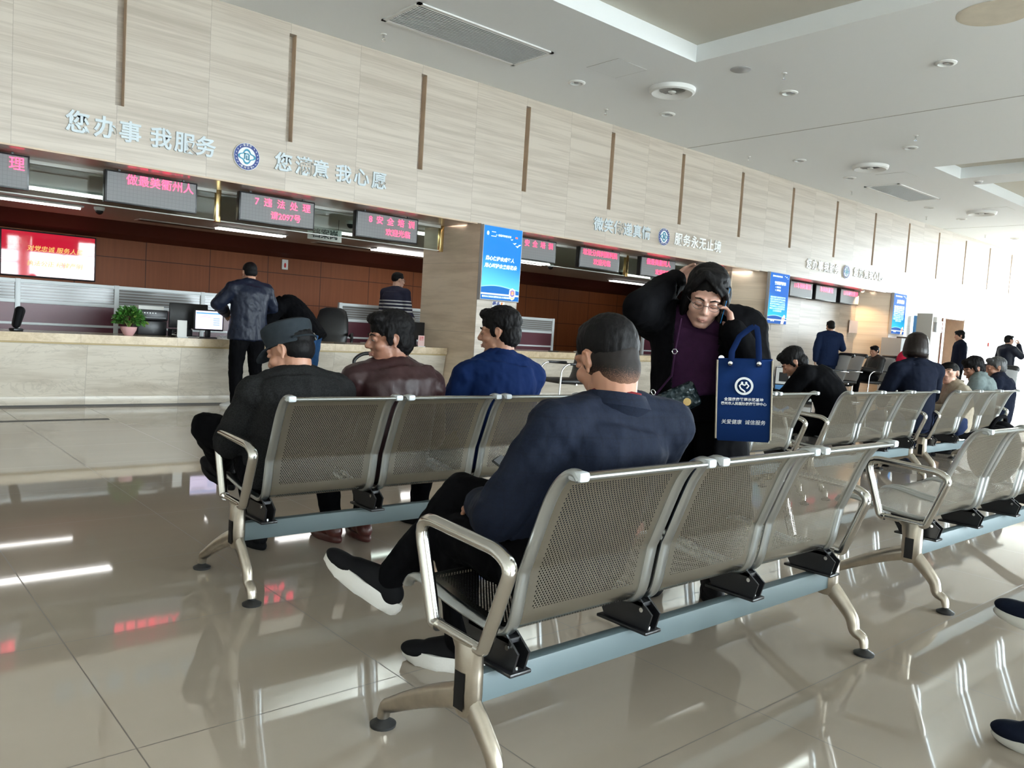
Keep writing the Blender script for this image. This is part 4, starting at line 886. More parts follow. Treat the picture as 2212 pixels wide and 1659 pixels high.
# potted plant
t = thing('potted_plant', 'leafy green pothos in a pink glazed pot on the left counter', 'plant', (2.66, 9.70, CT))
MB().lathe([(.001, 0), (.045, 0), (.055, .01), (.082, .06), (.088, .095), (.08, .095), (.07, .085), (.001, .085)], seg=28).build('pot', 'pink_glaze', t)
MB().lathe([(.001, .088), (.072, .086), (.001, .08)], seg=20).build('soil', 'soil', t)
def foliage(n, R, zc, seed, mat, name):
    r = random.Random(seed); m = MB(); bm = m.bm
    for k in range(n):
        a = r.uniform(0, 2*pi); e = r.uniform(-.25, 1.4); d = V((cos(a)*cos(e), sin(a)*cos(e), sin(e)*.95)); c = V((0, 0, zc))+d*R*r.uniform(.45, 1.0)
        L = r.uniform(.034, .056); out = (d+V((r.uniform(-.5, .5), r.uniform(-.5, .5), r.uniform(-.6, .1)))).normalized(); x, y = MB.frame(out); x = (x*cos(k)+y*sin(k)).normalized(); nn = out.cross(x)
        w = L*.36; P = [(0, 0), (.25, .9), (.6, .75), (1, 0), (.6, -.75), (.25, -.9)]
        mid = [bm.verts.new(c+out*L*u-nn*(.012*u*u)) for u in (0, .4, 1)]
        lf = [bm.verts.new(c+out*L*u+x*w*v+nn*.006-nn*(.012*u*u)) for u, v in ((.22, .9), (.6, .7))]; rt = [bm.verts.new(c+out*L*u-x*w*v+nn*.006-nn*(.012*u*u)) for u, v in ((.22, .9), (.6, .7))]
        for q in ((mid[0], lf[0], mid[1]), (lf[0], lf[1], mid[1]), (lf[1], mid[2], mid[1]), (mid[0], mid[1], rt[0]), (rt[0], mid[1], rt[1]), (rt[1], mid[1], mid[2])): bm.faces.new(q)
    return m.build(name, mat, t, fix=False)
foliage(480, .155, .165, 3, 'leaf', 'foliage'); foliage(36, .17, .15, 9, 'leaf_pale', 'pale_leaves')
m = MB(); r = random.Random(4)
for k in range(14): a = r.uniform(0, 6.28); m.tube([(0, 0, .08), (cos(a)*.05, sin(a)*.05, .16), (cos(a)*.1, sin(a)*.1, .2)], .003, 5)
m.build('stems', 'leaf_pale', t)
# bins by the second pier
for i, (x, yy) in enumerate(((14.38, 8.62), (14.57, 8.27))):
    t = thing('litter_bin', ('left' if i == 0 else 'right')+' of the two white-fronted litter bins under the second blue poster', 'bin', (x, yy, 0), rad(-62), 'litter bins by the pier')
    MB().box((0, 0, 0), (.34, .34, .70), .01).build('body', 'black_plastic', t); MB().box((.02, -.012, .06), (.32, 0, .34), .004).build('door', 'frame_white' if i else 'blue_light', t)
    fr = MB()
    for a, b in (((.02, .36), (.32, .41)), ((.02, .59), (.32, .68)), ((.02, .41), (.08, .59)), ((.26, .41), (.32, .59))): fr.box((a[0], -.014, a[1]), (b[0], 0, b[1]))
    fr.build('opening_frame', 'white_paint', t, smooth=False); MB().box((.01, -.02, .69), (.33, .33, .715), .006).build('lid', 'white_paint', t)
    if i == 0: text('lettering', '0', .13, 'white_ink', t, (.17, -.015, .2), depth=.002, bold=.02)
# black bag lying on the seats of the bench at the right
t = thing('black_bag', 'soft black bag on the seats of the bench cut by the right photo edge', 'bag', (5.27, 1.68, .395), 0)
m = MB().ball((0, 0, .17), (.20, .13, .175)).ball((.08, 0, .20), (.13, .11, .165)).ball((-.10, .0, .18), (.11, .11, .16)).build('body', 'black_cloth', t)
MB().tube(fillet([(-.15, 0, .3), (-.1, -.02, .385), (.06, -.02, .40), (.13, 0, .34)], .05), .012, 8).build('handle', 'black_cloth', t)
# ---------------------------------------------------------------- people
def remesh(mb, vox, smooth=4, fac=.5, disp=None, cut=None):
    bmesh.ops.recalc_face_normals(mb.bm, faces=mb.bm.faces)
    me = bpy.data.meshes.new('tmp'); mb.bm.to_mesh(me); mb.bm.free()
    o = bpy.data.objects.new('tmp', me); COL.objects.link(o)
    r = o.modifiers.new('r', 'REMESH'); r.mode = 'VOXEL'; r.voxel_size = vox; r.use_smooth_shade = True
    if smooth: s = o.modifiers.new('s', 'SMOOTH'); s.iterations = smooth; s.factor = fac
    bpy.context.view_layer.update()
    out = bpy.data.meshes.new_from_object(o.evaluated_get(bpy.context.evaluated_depsgraph_get()))
    bpy.data.objects.remove(o); bpy.data.meshes.remove(me)
    if disp:
        out.update()
        new = [v.co+v.normal*disp(v.co, v.normal) for v in out.vertices]
        for v, c in zip(out.vertices, new): v.co = c
    if cut:
        bm = bmesh.new(); bm.from_mesh(out)
        bmesh.ops.delete(bm, geom=[f for f in bm.faces if cut(f.calc_center_median(), f.normal)], context='FACES'); bm.to_mesh(out); bm.free()
    out.polygons.foreach_set('use_smooth', [True]*len(out.polygons)); out.materials.clear()
    return out
def join_meshes(ms):
    bm = bmesh.new()
    for m in ms: bm.from_mesh(m)
    me = bpy.data.meshes.new('body'); bm.to_mesh(me); bm.free()
    me.polygons.foreach_set('use_smooth', [True]*len(me.polygons)); return me
def folds(a, sx=11, sz=7, seed=0):
    def f(c, n):
        p = V((c.x*sx+seed, c.y*sx, c.z*sz+c.x*4)); return a*(noise.noise(p)+.55*noise.noise(p*2.3)+.25*noise.noise(p*5))
    return f
def put(name, me, mat, parent):
    me.materials.clear(); me.materials.append(MATS[mat]); return link(name, me, parent)
TORSO = [(-.20, .150, .105), (0, .172, .122), (.25, .158, .113), (.5, .162, .116), (.75, .180, .114), (.9, .160, .094), (1.0, .092, .072), (1.07, .06, .06)]
class Body:
    def __init__(s, J, width=1.0):
        s.J = {k: V(v) for k, v in J.items()}; s.w = width; J = s.J
        s.sp = catmull([tuple(J['pel']-(J['ch']-J['pel'])*.4), tuple(J['pel']), tuple(J['ch']), tuple(J['nk']), tuple(J['nk']+(J['nk']-J['ch'])*.3)], 8) if False else None
        s.latp = (J['hipR']-J['hipL']).normalized(); s.lats = (J['shR']-J['shL']).normalized()
    def at(s, t):
        a, b, c = s.J['pel'], s.J['ch'], s.J['nk']
        if t < 0: return a+(b-a).normalized()*t*.5, (b-a).normalized()
        if t > 1: return c+(c-b).normalized()*(t-1)*.5, (c-b).normalized()
        m = 2*b-(a+c)/2; p = a*(1-t)**2+m*2*t*(1-t)+c*t*t; d = ((m-a)*(1-t)+(c-m)*t).normalized(); return p, d
    def torso(s, mb, infl=0, lo=-.2, hem=None, top=1.07, belly=0):
        rs = []; secs = [q for q in TORSO if q[0] >= lo and q[0] <= top]
        if hem: secs = [(h, w, d) for h, w, d in hem]+secs
        for t, rx, ry in secs:
            p, d = s.at(t); k = min(max(t, 0), 1); lat = s.latp.lerp(s.lats, k); lat = (lat-d*lat.dot(d)).normalized(); f = d.cross(lat)
            bx = rx*s.w+infl; by = ry*(.5+.5*s.w)+infl; bl = belly*max(0, 1-abs(t-.25)/.4)
            rs.append([p+lat*(abs(cos(a))**.85*(1 if cos(a) > 0 else -1))*bx+f*(sin(a)*(by+(bl if sin(a) > 0 else 0))) for a in [2*pi*i/20 for i in range(20)]])
        mb.rings(rs)
        c, d = s.at(.88)
        for sh in ('shL', 'shR'): mb.capsule(c, s.J[sh], .082+infl*.8, .066+infl*.8); mb.capsule(s.at(1.0)[0], s.J[sh], .055+infl, .055+infl)
    def arm(s, mb, k, infl=0, r=(.060, .046, .032, .026), end=1.0):
        J = s.J; sh, el, wr = J['sh'+k], J['el'+k], J['wr'+k]; w = .8+.2*s.w
        mb.capsule(sh, el, (r[0]+infl)*w, (r[1]+infl)*w); mb.capsule(el, el+(wr-el)*end, (r[1]+infl)*w, (r[3]+infl)*w)
    def leg(s, mb, k, infl=0, r=(.098, .060, .054, .036), end=1.0):
        J = s.J; h, kn, an = J['hip'+k], J['kn'+k], J['an'+k]
        mb.ball(h, r[0]+infl+.01); mb.capsule(h, kn, r[0]+infl, r[1]+infl); m = kn+(an-kn)*.35; d = (an-kn).normalized(); b = (kn-h).normalized(); off = (d*d.dot(b)-b).normalized()*-.0 if (d.cross(b)).length < .2 else (d*(d.dot(b))-b).normalized()*-.012
        mb.capsule(kn, m-off, r[1]+infl, r[2]+infl); mb.capsule(m-off, kn+(an-kn)*end, r[2]+infl, r[3]+infl)
def hand(mb, wr, f, n, side, curl=(.35, .45, .3), sc=1.0, spread=.06, thumb=None, curls=None):
    f = V(f).normalized(); n = V(n); n = (n-f*n.dot(f)).normalized(); t = f.cross(n)*(1 if side == 'R' else -1); wr = V(wr); S = sc
    mb.capsule(wr-f*.05*S, wr+f*.012*S, .027*S, .025*S)
    for i, (ln, o, ad) in enumerate(((.071, .029, .083), (.079, .010, .088), (.073, -.009, .084), (.057, -.027, .074))):
        k = wr+f*ad*S+t*o*S; mb.capsule(wr+f*.012*S+t*o*.62*S, k, .0155*S, .0115*S, 10)
        d = (f+t*spread*(1.2-i*.9)).normalized(); p = k; a = 0
        for L, c in zip((.46, .30, .24), (curls[i] if curls else curl)):
            a += c; dd = d*cos(a)+n*sin(a); q = p+dd*ln*L*S; mb.capsule(p, q, .0098*S-.0006*i, .0086*S-.0006*i, 10); p = q
    b = wr+f*.022*S+t*.022*S+n*.008*S; td = V(thumb) if thumb else (f*.66+t*.62+n*.32); td.normalize(); p1 = b+td*.040*S; td2 = (td+f*.35+n*.15-t*.2).normalized(); p2 = p1+td2*.032*S; p3 = p2+(td2+f*.2).normalized()*.024*S
    mb.capsule(b, p1, .017*S, .0125*S, 10); mb.capsule(p1, p2, .0118*S, .0105*S, 10); mb.capsule(p2, p3, .0105*S, .0088*S, 10)
def head_mesh(M, vox, sc=1.0, female=False, neck=None, jaw=1.0):
    m = MB(); e = Euler
    m.ball((0, -.014, .028), (.0755, .094, .088)); m.ball((0, .026, -.040), (.060*jaw, .064, .076)); m.ball((0, .066, -.098), (.023, .020, .017)); m.capsule((-.045*jaw, .018, -.075), (-.015, .062, -.098), .018, .018); m.capsule((.045*jaw, .018, -.075), (.015, .062, -.098), .018, .018)
    for s in (-1, 1):
        m.ball((s*.040, .054, -.030), (.026, .028, .026)); m.ball((s*.032, .079, .004), (.0165, .010, .009)); m.ball((s*.011, .096, -.034), (.010, .011, .008))
        # ear: plate, rim and lobe
        er = Euler((rad(-12), 0, s*rad(-24))); m.ball((s*.077, -.010, -.006), (.006, .016, .025), er)
        rim = [(s*.076, .006, -.004), (s*.079, .004, .013), (s*.082, -.009, .021), (s*.0845, -.022, .015), (s*.084, -.024, .0), (s*.080, -.018, -.016), (s*.077, -.008, -.029)]
        m.tube(rim, .0048, 8); m.ball((s*.078, -.006, -.033), (.005, .009, .010))
        m.capsule((s*.012, .083, .022), (s*.046, .070, .024), .010, .009)
    m.capsule((0, .085, .012), (0, .106, -.026), .0085, .0125); m.ball((0, .106, -.031), (.012, .0105, .0095))
    m.ball((0, .086, -.060), (.023, .010, .0062)); m.ball((0, .084, -.0715), (.019, .010, .0068)); m.ball((0, .072, -.050), (.026, .016, .014))
    m.xf(Matrix.Diagonal((sc, sc, sc, 1))); m.xf(M)
    if neck:
        a, b, r = neck; m.capsule(a, b, r, r*1.06, 16)
    return remesh(m, vox, 3 if vox < .007 else 2, .45)
def head_m(J, yaw=0, pitch=0, roll=0):
    return Matrix.Translation(V(J['hd'])) @ Euler((0, 0, rad(yaw))).to_matrix().to_4x4() @ Euler((rad(pitch), 0, 0)).to_matrix().to_4x4() @ Euler((0, rad(roll), 0)).to_matrix().to_4x4()
def spiky(a, fr=60, seed=0):
    return lambda c, n: a*(noise.noise(V((c.x*fr+seed, c.y*fr, c.z*fr*.45)))*.7+noise.noise(V((c.x*fr*2.2, c.y*fr*2.2, c.z*fr)))*.5)
def hair(kind, M, vox, mat, parent, name='hair', sc=1.0):
    m = MB(); B = m.ball; amp = .003
    if kind == 'short':
        B((0, -.022, .047), (.0815, .100, .083)); B((0, -.046, .0), (.076, .070, .074)); B((0, .045, .092), (.058, .045, .030)); B((-.070, .010, .022), (.012, .018, .034)); B((.070, .010, .022), (.012, .018, .034)); amp = .005
    elif kind == 'full':
        B((0, -.020, .055), (.087, .106, .086)); B((0, -.052, -.012), (.077, .068, .080)); B((0, .05, .096), (.066, .048, .032)); B((-.072, .012, .015), (.014, .02, .045)); B((.072, .012, .015), (.014, .02, .045)); amp = .007
    elif kind == 'flat':
        B((0, -.018, .046), (.0805, .099, .081)); B((0, -.048, .026), (.0745, .066, .066)); B((0, .020, .094), (.055, .050, .026)); amp = .0035
    elif kind == 'thin':
        B((0, -.030, .042), (.0795, .096, .080)); B((0, -.05, -.002), (.0745, .066, .070)); amp = .002
    elif kind == 'bob':
        m.lathe([(.001, .132), (.045, .126), (.078, .103), (.098, .062), (.107, .01), (.113, -.035), (.112, -.07), (.100, -.098), (.078, -.110), (.001, -.112)], (0, -.026, 0)); amp = .0012
    elif kind == 'woman':
        B((0, -.030, .056), (.092, .104, .090)); B((0, -.06, -.03), (.090, .072, .105)); B((.080, .004, -.015), (.020, .036, .085)); B((-.084, .002, .0), (.020, .036, .075)); B((.0, .025, .112), (.070, .055, .028))
        m.chain([(.03, .060, .122), (-.028, .082, .098), (-.066, .070, .062), (-.086, .040, .01)], (.020, .016, .015, .012)); m.chain([(.03, .060, .120), (.062, .062, .085), (.082, .036, .03)], (.020, .015, .013)); m.chain([(.02, .075, .112), (-.02, .094, .084), (-.052, .092, .052)], (.010, .009, .005)); amp = .003
    elif kind == 'pulled':
        B((0, -.018, .042), (.081, .100, .084)); B((0, -.045, -.005), (.074, .07, .072)); B((0, -.11, -.03), (.03, .035, .05)); B((0, .03, .085), (.07, .04, .03)); amp = .0015
    m.xf(Matrix.Diagonal((sc, sc, sc, 1))); m.xf(M); return put(name, remesh(m, vox, 2, .4, spiky(amp)), mat, parent)
def shoe(parent, an, toe, up, mat, sole, L=.265, W=.046, thick=.028, knit=False, sole_h=None):
    # foot frame: heel under the ankle, toe along the given direction
    an = V(an); f = (V(toe)-an); up = V(up); up = (up-f.normalized()*up.dot(f.normalized())).normalized() if abs(up.dot(f.normalized())) < .98 else up
    f = (f-up*f.dot(up)).normalized(); x = f.cross(up); M = Matrix((x, f, up)).transposed().to_4x4(); M.translation = an-up*.085
    m = MB(); k = L/.265
    m.ball((0, -.025*k, .055), (.038, .050*k, .046)); m.ball((0, .045*k, .052), (.041, .085*k, .040)); m.ball((0, .120*k, .042), (W, .078*k, .031)); m.capsule((0, -.012, .06), (0, -.006, .105 if knit else .09), .040, .041); m.capsule((0, -.005, .09), (0, .10*k, .062), .034, .026)
    m.box((-.2, -.3, -.1), (.2, .3, -.09)); m.xf(Matrix()); 
    bm = m.bm; bmesh.ops.delete(bm, geom=[v for v in bm.verts if v.co.z < -.05], context='VERTS')
    m.xf(M); s = put('shoe', remesh(m, .006, 14, .5), mat, parent)
    o = MB(); out = []
    n = 32
    for i in range(n):
        a = 2*pi*i/n; y = sin(a); xx = cos(a); hw = (W+.004)*(1.0 if y > 0 else .86)*(1-.10*max(0, -y)); out.append((xx*hw*(1-.12*abs(y)**6), .052*k+y*.136*k))
    rs = []
    for z, g in ((0, .93), (.006, 1.0), (thick*.6, 1.03), (thick, 1.0), (thick+.006, .95)):
        rs.append([V((px*g, .052*k+(py-.052*k)*g, z+.008*max(0, (py-.11*k)/.08)**2+(.006*sin(py*75+1) if knit and 0 < z <= thick else 0))) for px, py in out])
    o.rings(rs); o.xf(M); o.build('sole', sole, s)
    return s
def collar(c, d, lat, r=.072, h=.045, th=.008, flare=.006, back=.012, drop=.03):
    # standing collar: higher at the back, dipping to the front
    m = MB(); d = V(d).normalized(); lat = V(lat); lat = (lat-d*lat.dot(d)).normalized(); f = d.cross(lat); n = 28; rr = []
    for (rad_, zz) in ((r+th, -.02), (r+th+flare, .3*h), (r+th*.6, h), (r-.002, h), (r-.004, -.02)):
        rr.append([V(c)+lat*cos(a)*rad_+f*sin(a)*rad_*.95+d*(zz+(back*(zz > 0) if sin(a) < 0 else 0)*-sin(a)-(drop*sin(a) if sin(a) > 0 else 0)) for a in [2*pi*i/n for i in range(n)]])
    m.rings(rr, closed=True); return m
def seat(h=.42, lean=.02, head=(0, .05), tw=0, leg=None):
    J = dict(pel=(0, 0, h+.085), ch=(0, -.03+lean*.4, h+.33), nk=(0, lean, h+.515), hd=(head[0], lean+head[1], h+.645), shL=(-.185, lean-.01, h+.455), shR=(.185, lean-.01, h+.455), elL=(-.245, lean+.07, h+.20), elR=(.245, lean+.07, h+.20), wrL=(-.13, lean+.28, h+.19), wrR=(.13, lean+.28, h+.19),
      hipL=(-.09, .03, h+.06), hipR=(.09, .03, h+.06), knL=(-.12, .44, h+.05), knR=(.12, .44, h+.05), anL=(-.12, .46, .085), anR=(.12, .46, .085), toeL=(-.14, .66, .085), toeR=(.14, .66, .085)); return J
def stand(H=1.70):
    k = H/1.70
    J = dict(pel=(0, 0, .95), ch=(0, -.01, 1.20), nk=(0, -.01, 1.43), hd=(0, .025, 1.575), shL=(-.19, -.01, 1.37), shR=(.19, -.01, 1.37), elL=(-.24, -.03, 1.08), elR=(.24, -.03, 1.08), wrL=(-.25, .05, .84), wrR=(.25, .05, .84), hipL=(-.09, 0, .92), hipR=(.09, 0, .92), knL=(-.11, .01, .50), knR=(.11, .01, .50), anL=(-.12, -.02, .085), anR=(.12, -.02, .085), toeL=(-.15, .18, .085), toeR=(.15, .18, .085))
    return {a: tuple(x*k for x in b) if not a.startswith(('an', 'toe')) else b for a, b in J.items()}
def person(label, loc, rz, J, q=1, width=1.0, skin='skin_tan', hair_k='short', hair_m='hair_black', yaw=0, pitch=0, roll=0, top='black_cloth', top_name='jacket', legs='black_cloth', shoes='black_soft', sole='black_soft', infl=.020, fold=.006, hem=None, col=None, neck_r=.056, hands=None, sc=1.0, belly=0, up_foot=None, knit=False, top_cut=None, female=False, extra=None, sole_t=.028, jaw=1.0, sleeve_end=.97, shoe_L=.265, lift=0, leg_end=.96, leg_infl=.014):
    t = thing('person', label, 'person', loc, rz); B = Body(J, width); Jv = B.J
    vb = (.017, .012, .009)[q]; vh = (.010, .0065, .0043)[q]; vc = (.016, .0105, .0075)[q]; vn = (.0065, .005, .0038)[q]
    M = head_m(J, yaw, pitch, roll); parts = []
    m = MB(); B.torso(m, -.012)
    for k in 'LR': B.arm(m, k, -.004); B.leg(m, k, -.012); m.capsule(Jv['an'+k], Jv['an'+k]-V((up_foot or {}).get(k, (0, 0, 1))).normalized()*.035+(Jv['toe'+k]-Jv['an'+k]).normalized()*.05, .028, .020)
    nb = Jv['nk']; hb = M @ V((0, -.022*sc, -.055*sc)); m.capsule(nb-V((0, 0, .03)), hb, neck_r*1.02, neck_r*.95)
    parts.append(remesh(m, vb, 4)); parts.append(head_mesh(M, vh, sc, female, (nb.lerp(hb, .12), hb, neck_r), jaw))
    hs = hands or {}
    for k in 'LR':
        el, wr = Jv['el'+k], Jv['wr'+k]; h = hs.get(k, {}); f = V(h.get('f', tuple((wr-el).normalized()+V((0, .2, -.2))))); n = V(h.get('n', (-.6 if k == 'R' else .6, 0, -.6)))
        hm = MB(); hand(hm, wr, f, n, k, h.get('curl', (.4, .5, .35)), .93 if female else 1.0, h.get('spread', .06), h.get('thumb'), h.get('curls')); parts.append(remesh(hm, vn, 2, .35))
    body = join_meshes(parts); put('body', body, skin, t)
    for p in parts: bpy.data.meshes.remove(p)
    # trousers
    m = MB(); B.torso(m, .004, -.2, top=.26)
    for k in 'LR': B.leg(m, k, leg_infl, end=leg_end)
    put('trousers', remesh(m, vc, 3, .5, folds(fold*.9, 13, 9, 3)), legs, t)
    # upper garment
    m = MB(); B.torso(m, infl, -.2 if hem is None else -.1, hem, .99, belly)
    for k in 'LR': B.arm(m, k, infl*.72, r=(.063, .050, .040, .034), end=sleeve_end)
    tp = put(top_name, remesh(m, vc, 4, .5, folds(fold, 11, 8, 7), top_cut), top, t)
    if top_cut: md = tp.modifiers.new('thickness', 'SOLIDIFY'); md.thickness = .007; md.offset = -1
    if col:
        c, d = B.at(col.get('t', .985)); cm_ = collar(c+V(col.get('off', (0, 0, 0))), d, B.lats, col.get('r', .072), col.get('h', .045), back=col.get('back', .012), flare=col.get('flare', .006), drop=col.get('drop', .03)); put('collar', cm_.mesh(), col.get('m', top), tp)
    for k in 'LR':
        an = Jv['an'+k]; u = V((up_foot or {}).get(k, (0, 0, 1))); shoe(t, an, Jv['toe'+k], u, shoes, sole, L=shoe_L, knit=knit, thick=sole_t)
    if hair_k: hair(hair_k, M, (.010, .0065, .005)[q], hair_m, t, sc=sc)
    if extra: extra(t, B, M)
    return t
def face(t, M, brow='hair_black', sc=1.0, closed=False, lips='lip'):
    X = lambda p: M @ (V(p)*sc)
    e = MB(); i = MB(); b = MB(); l = MB()
    for s in (-1, 1):
        e.ball(X((s*.032, .0800, .001)), (.0096*sc, .0096*sc, .0066*sc), sub=2); i.ball(X((s*.032, .0862, -.0005)), (.0046*sc,)*3, sub=2)
        b.chain([X((s*.014, .092, .021)), X((s*.032, .090, .027)), X((s*.050, .076, .020))], (.0030, .0036, .0018), 8)
    l.chain([X((-.020, .087, -.065)), X((-.008, .0955, -.0625)), X((.008, .0955, -.0625)), X((.020, .087, -.065))], (.0025, .0042, .0042, .0025), 8); l.chain([X((-.016, .087, -.0690)), X((0, .0955, -.0715)), X((.016, .087, -.0690))], (.0025, .0050, .0025), 8)
    if closed:
        ls = MB()
        for s in (-1, 1): ls.chain([X((s*.018, .0855, -.0045)), X((s*.030, .0895, -.0075)), X((s*.046, .0835, -.0045))], (.0010, .0017, .0010), 6)
        ls.build('eyelashes', 'eye_dark', t); e.bm.free(); i.bm.free()
    else: ey = e.build('eyes', 'eye_white', t); i.build('irises', 'eye_dark', ey)
    b.build('eyebrows', brow, t); l.build('lips', lips, t)
def W(root, **pts): return {k: tuple(V(p)-V((root[0], root[1], 0))) for k, p in pts.items()}
# the man with the phone on the nearest bench: plaid navy blazer, right leg crossed over the left
R4 = (1.62, 1.56)
J = seat(.42); J.update(W(R4, pel=(1.64, 1.61, .50), ch=(1.70, 1.56, .74), nk=(1.73, 1.54, .905), hd=(1.722, 1.575, 1.058), shL=(1.525, 1.56, .865), shR=(1.92, 1.50, .865), elL=(1.40, 1.64, .615), elR=(1.965, 1.62, .61), wrL=(1.50, 1.83, .60), wrR=(1.82, 1.86, .645),
  hipL=(1.53, 1.59, .48), hipR=(1.71, 1.59, .49), knL=(1.52, 1.98, .475), knR=(1.57, 2.02, .585), anL=(1.60, 2.02, .085), anR=(1.375, 2.125, .31), toeL=(1.49, 2.20, .085), toeR=(1.245, 2.245, .43)))
def front_extra(t, B, M):
    m = MB(); m.ball((0, -.022, -.004), (.0765, .089, .078)); m.ball((0, -.050, -.036), (.0668, .054, .070)); m.xf(M); put('hair_fade', remesh(m, .005, 2), 'hair_stubble', t)
    c, d = B.at(.99); put('shirt_collar', collar(c+V((0, .004, .020)), d, B.lats, .072, .046, back=.008).mesh(), 'dark_red', t)
person('man in plaid navy blazer on the nearest bench, looking at a phone, legs crossed', (*R4, 0), 0, J, 2, 1.08, 'skin_tan', 'flat', 'hair_black', -9, -20, -3, 'navy_plaid', 'blazer', 'black_cloth', 'black_soft', 'sole_white', .026, .007, col=dict(r=.086, h=.050, back=.010, flare=.022, off=(0, .006, .010)), neck_r=.064,
  hands=dict(L=dict(f=(.25, .8, -.25), n=(.2, -.3, -1), curl=(.5, .6, .4)), R=dict(f=(-.62, .75, .1), n=(-.3, -.2, 1), curl=(.5, .8, .5))), up_foot=dict(R=(.58, -.50, .64)), knit=True, sc=1.02, extra=front_extra, sole_t=.042, shoe_L=.285)
ph = thing('smartphone', 'black smartphone in the hand of the man in the plaid navy blazer', 'phone', (1.755, 1.985, .655)); ph.rotation_euler = (rad(32), rad(-8), rad(28))
MB().box((-.036, -.075, -.004), (.036, .075, .004), .004).build('body', 'phone_body', ph); s = MB().box((-.033, -.07, .0035), (.033, .07, .0046)).build('screen', 'phone_screen', ph, smooth=False)
for k in range(3): MB().box((-.02, .03-.022*k, .0046), (.018-.008*k, .034-.022*k, .005)).build('text_line', 'phone_text', s, smooth=False)
# man in the flat cap
R1 = (1.53, 3.20)
J = seat(.42); J.update(W(R1, pel=(1.54, 3.20, .50), ch=(1.555, 3.17, .72), nk=(1.565, 3.20, .855), hd=(1.540, 3.245, .970), shL=(1.385, 3.21, .785), shR=(1.735, 3.17, .795), elL=(1.315, 3.29, .58), elR=(1.765, 3.27, .58), wrL=(1.385, 3.50, .60), wrR=(1.60, 3.50, .62), hipL=(1.45, 3.23, .48), hipR=(1.62, 3.23, .49), knL=(1.51, 3.56, .49), knR=(1.325, 3.58, .60), anL=(1.61, 3.66, .085), anR=(1.51, 3.83, .36), toeL=(1.60, 3.87, .085), toeR=(1.465, 4.02, .43)))
def cap_extra(t, B, M):
    m = MB(); n = 36
    def ring(z, rx, ry, oy, tilt=0): return [M @ V((cos(a)*rx, oy+sin(a)*ry, z+tilt*sin(a))) for a in [2*pi*i/n for i in range(n)]]
    m.rings([ring(.020, .084, .103, -.012, .010), ring(.05, .087, .107, -.012, .008), ring(.090, .093, .115, -.014, .006), ring(.112, .092, .113, -.014, .006), ring(.122, .078, .097, -.014, .006), ring(.126, .04, .05, -.014, .003)]); cp = m.build('flat_cap', 'cap_cloth', t)
    pts = [(cos(a)*.080, -.012+sin(a)*.098) for a in [rad(30+120*i/14) for i in range(15)]]; out = [(cos(a)*.078, .012+sin(a)*.148) for a in [rad(30+120*i/14) for i in range(15)]]
    poly = pts+out[::-1]; v = MB(); v.rings([[M @ V((x, y, .030-.30*max(0, y-.06)+dz)) for x, y in poly] for dz in (0, .006)]); v.build('visor', 'cap_cloth', cp)
    h = MB(); h.ball((0, -.098, .052), (.042, .022, .036)); h.xf(M); h.build('hair_gap', 'hair_black', cp)
    st = MB(); st.tube([M @ V((cos(a)*.092, -.012+sin(a)*.113, .030)) for a in [rad(215+110*i/16) for i in range(17)]], .011, 8, flat=.4); st.build('strap', 'cap_cloth', cp)
    bk = MB(); bk.tube([M @ V(p) for p in ((.030, -.120, .018), (.030, -.120, .044), (.052, -.112, .044), (.052, -.112, .018))], .0022, 6, closed=True); bk.build('buckle', 'chrome', cp)
person('man in grey cap and charcoal jacket on a bench, legs crossed, head bowed', (*R1, 0), 0, J, 2, 1.05, 'skin_tan', 'thin', 'hair_black', 34, -24, 6, 'charcoal_tweed', 'jacket', 'black_cloth', 'black_soft', 'black_soft', .028, .008, col=dict(r=.074, h=.030, flare=.014, off=(0, 0, -.01)), up_foot=dict(R=(-.1, -.35, .9)), neck_r=.058, extra=cap_extra)
# man in the maroon leather jacket
R2 = (2.06, 3.22)
J = seat(.42); J.update(W(R2, ch=(2.06, 3.18, .75), nk=(2.055, 3.215, .915), hd=(2.02, 3.215, 1.045), shL=(1.885, 3.25, .845), shR=(2.215, 3.15, .825), elL=(1.86, 3.36, .60), elR=(2.28, 3.2, .58), anL=(1.98, 3.60, .085), toeL=(1.97, 3.82, .085), anR=(2.13, 3.55, .085), toeR=(2.16, 3.76, .085)))
person('man in maroon leather jacket on a bench, face turned left in profile', (*R2, 0), 0, J, 2, 1.0, 'skin_brown', 'full', 'hair_black', 72, -6, 0, 'maroon_leather', 'jacket', 'black_cloth', 'brown_leather', 'brown_leather', .026, .008, col=dict(r=.073, h=.038, flare=.01, off=(0, 0, -.008)), neck_r=.060, extra=lambda t, B, M: face(t, M))
# man in the bright blue jacket
R3 = (2.68, 3.22)
J = seat(.43); J.update(W(R3, ch=(2.68, 3.19, .76), nk=(2.705, 3.21, .965), hd=(2.70, 3.235, 1.105), shL=(2.515, 3.24, .87), shR=(2.875, 3.16, .87)))
person('man in bright blue jacket seated right of the maroon jacket, seen from behind', (*R3, 0), 0, J, 2, 1.06, 'skin_tan', 'full', 'hair_black', 38, -6, 0, 'bright_navy', 'jacket', 'black_cloth', 'black_soft', 'black_soft', .026, .009, col=dict(r=.074, h=.030, flare=.012, off=(0, 0, -.006)), neck_r=.058, extra=lambda t, B, M: face(t, M, closed=True))
# woman standing with a phone
R5 = (2.93, 2.13)
def L5(x, y, z): return (x, y, z)
J = stand(1.56)
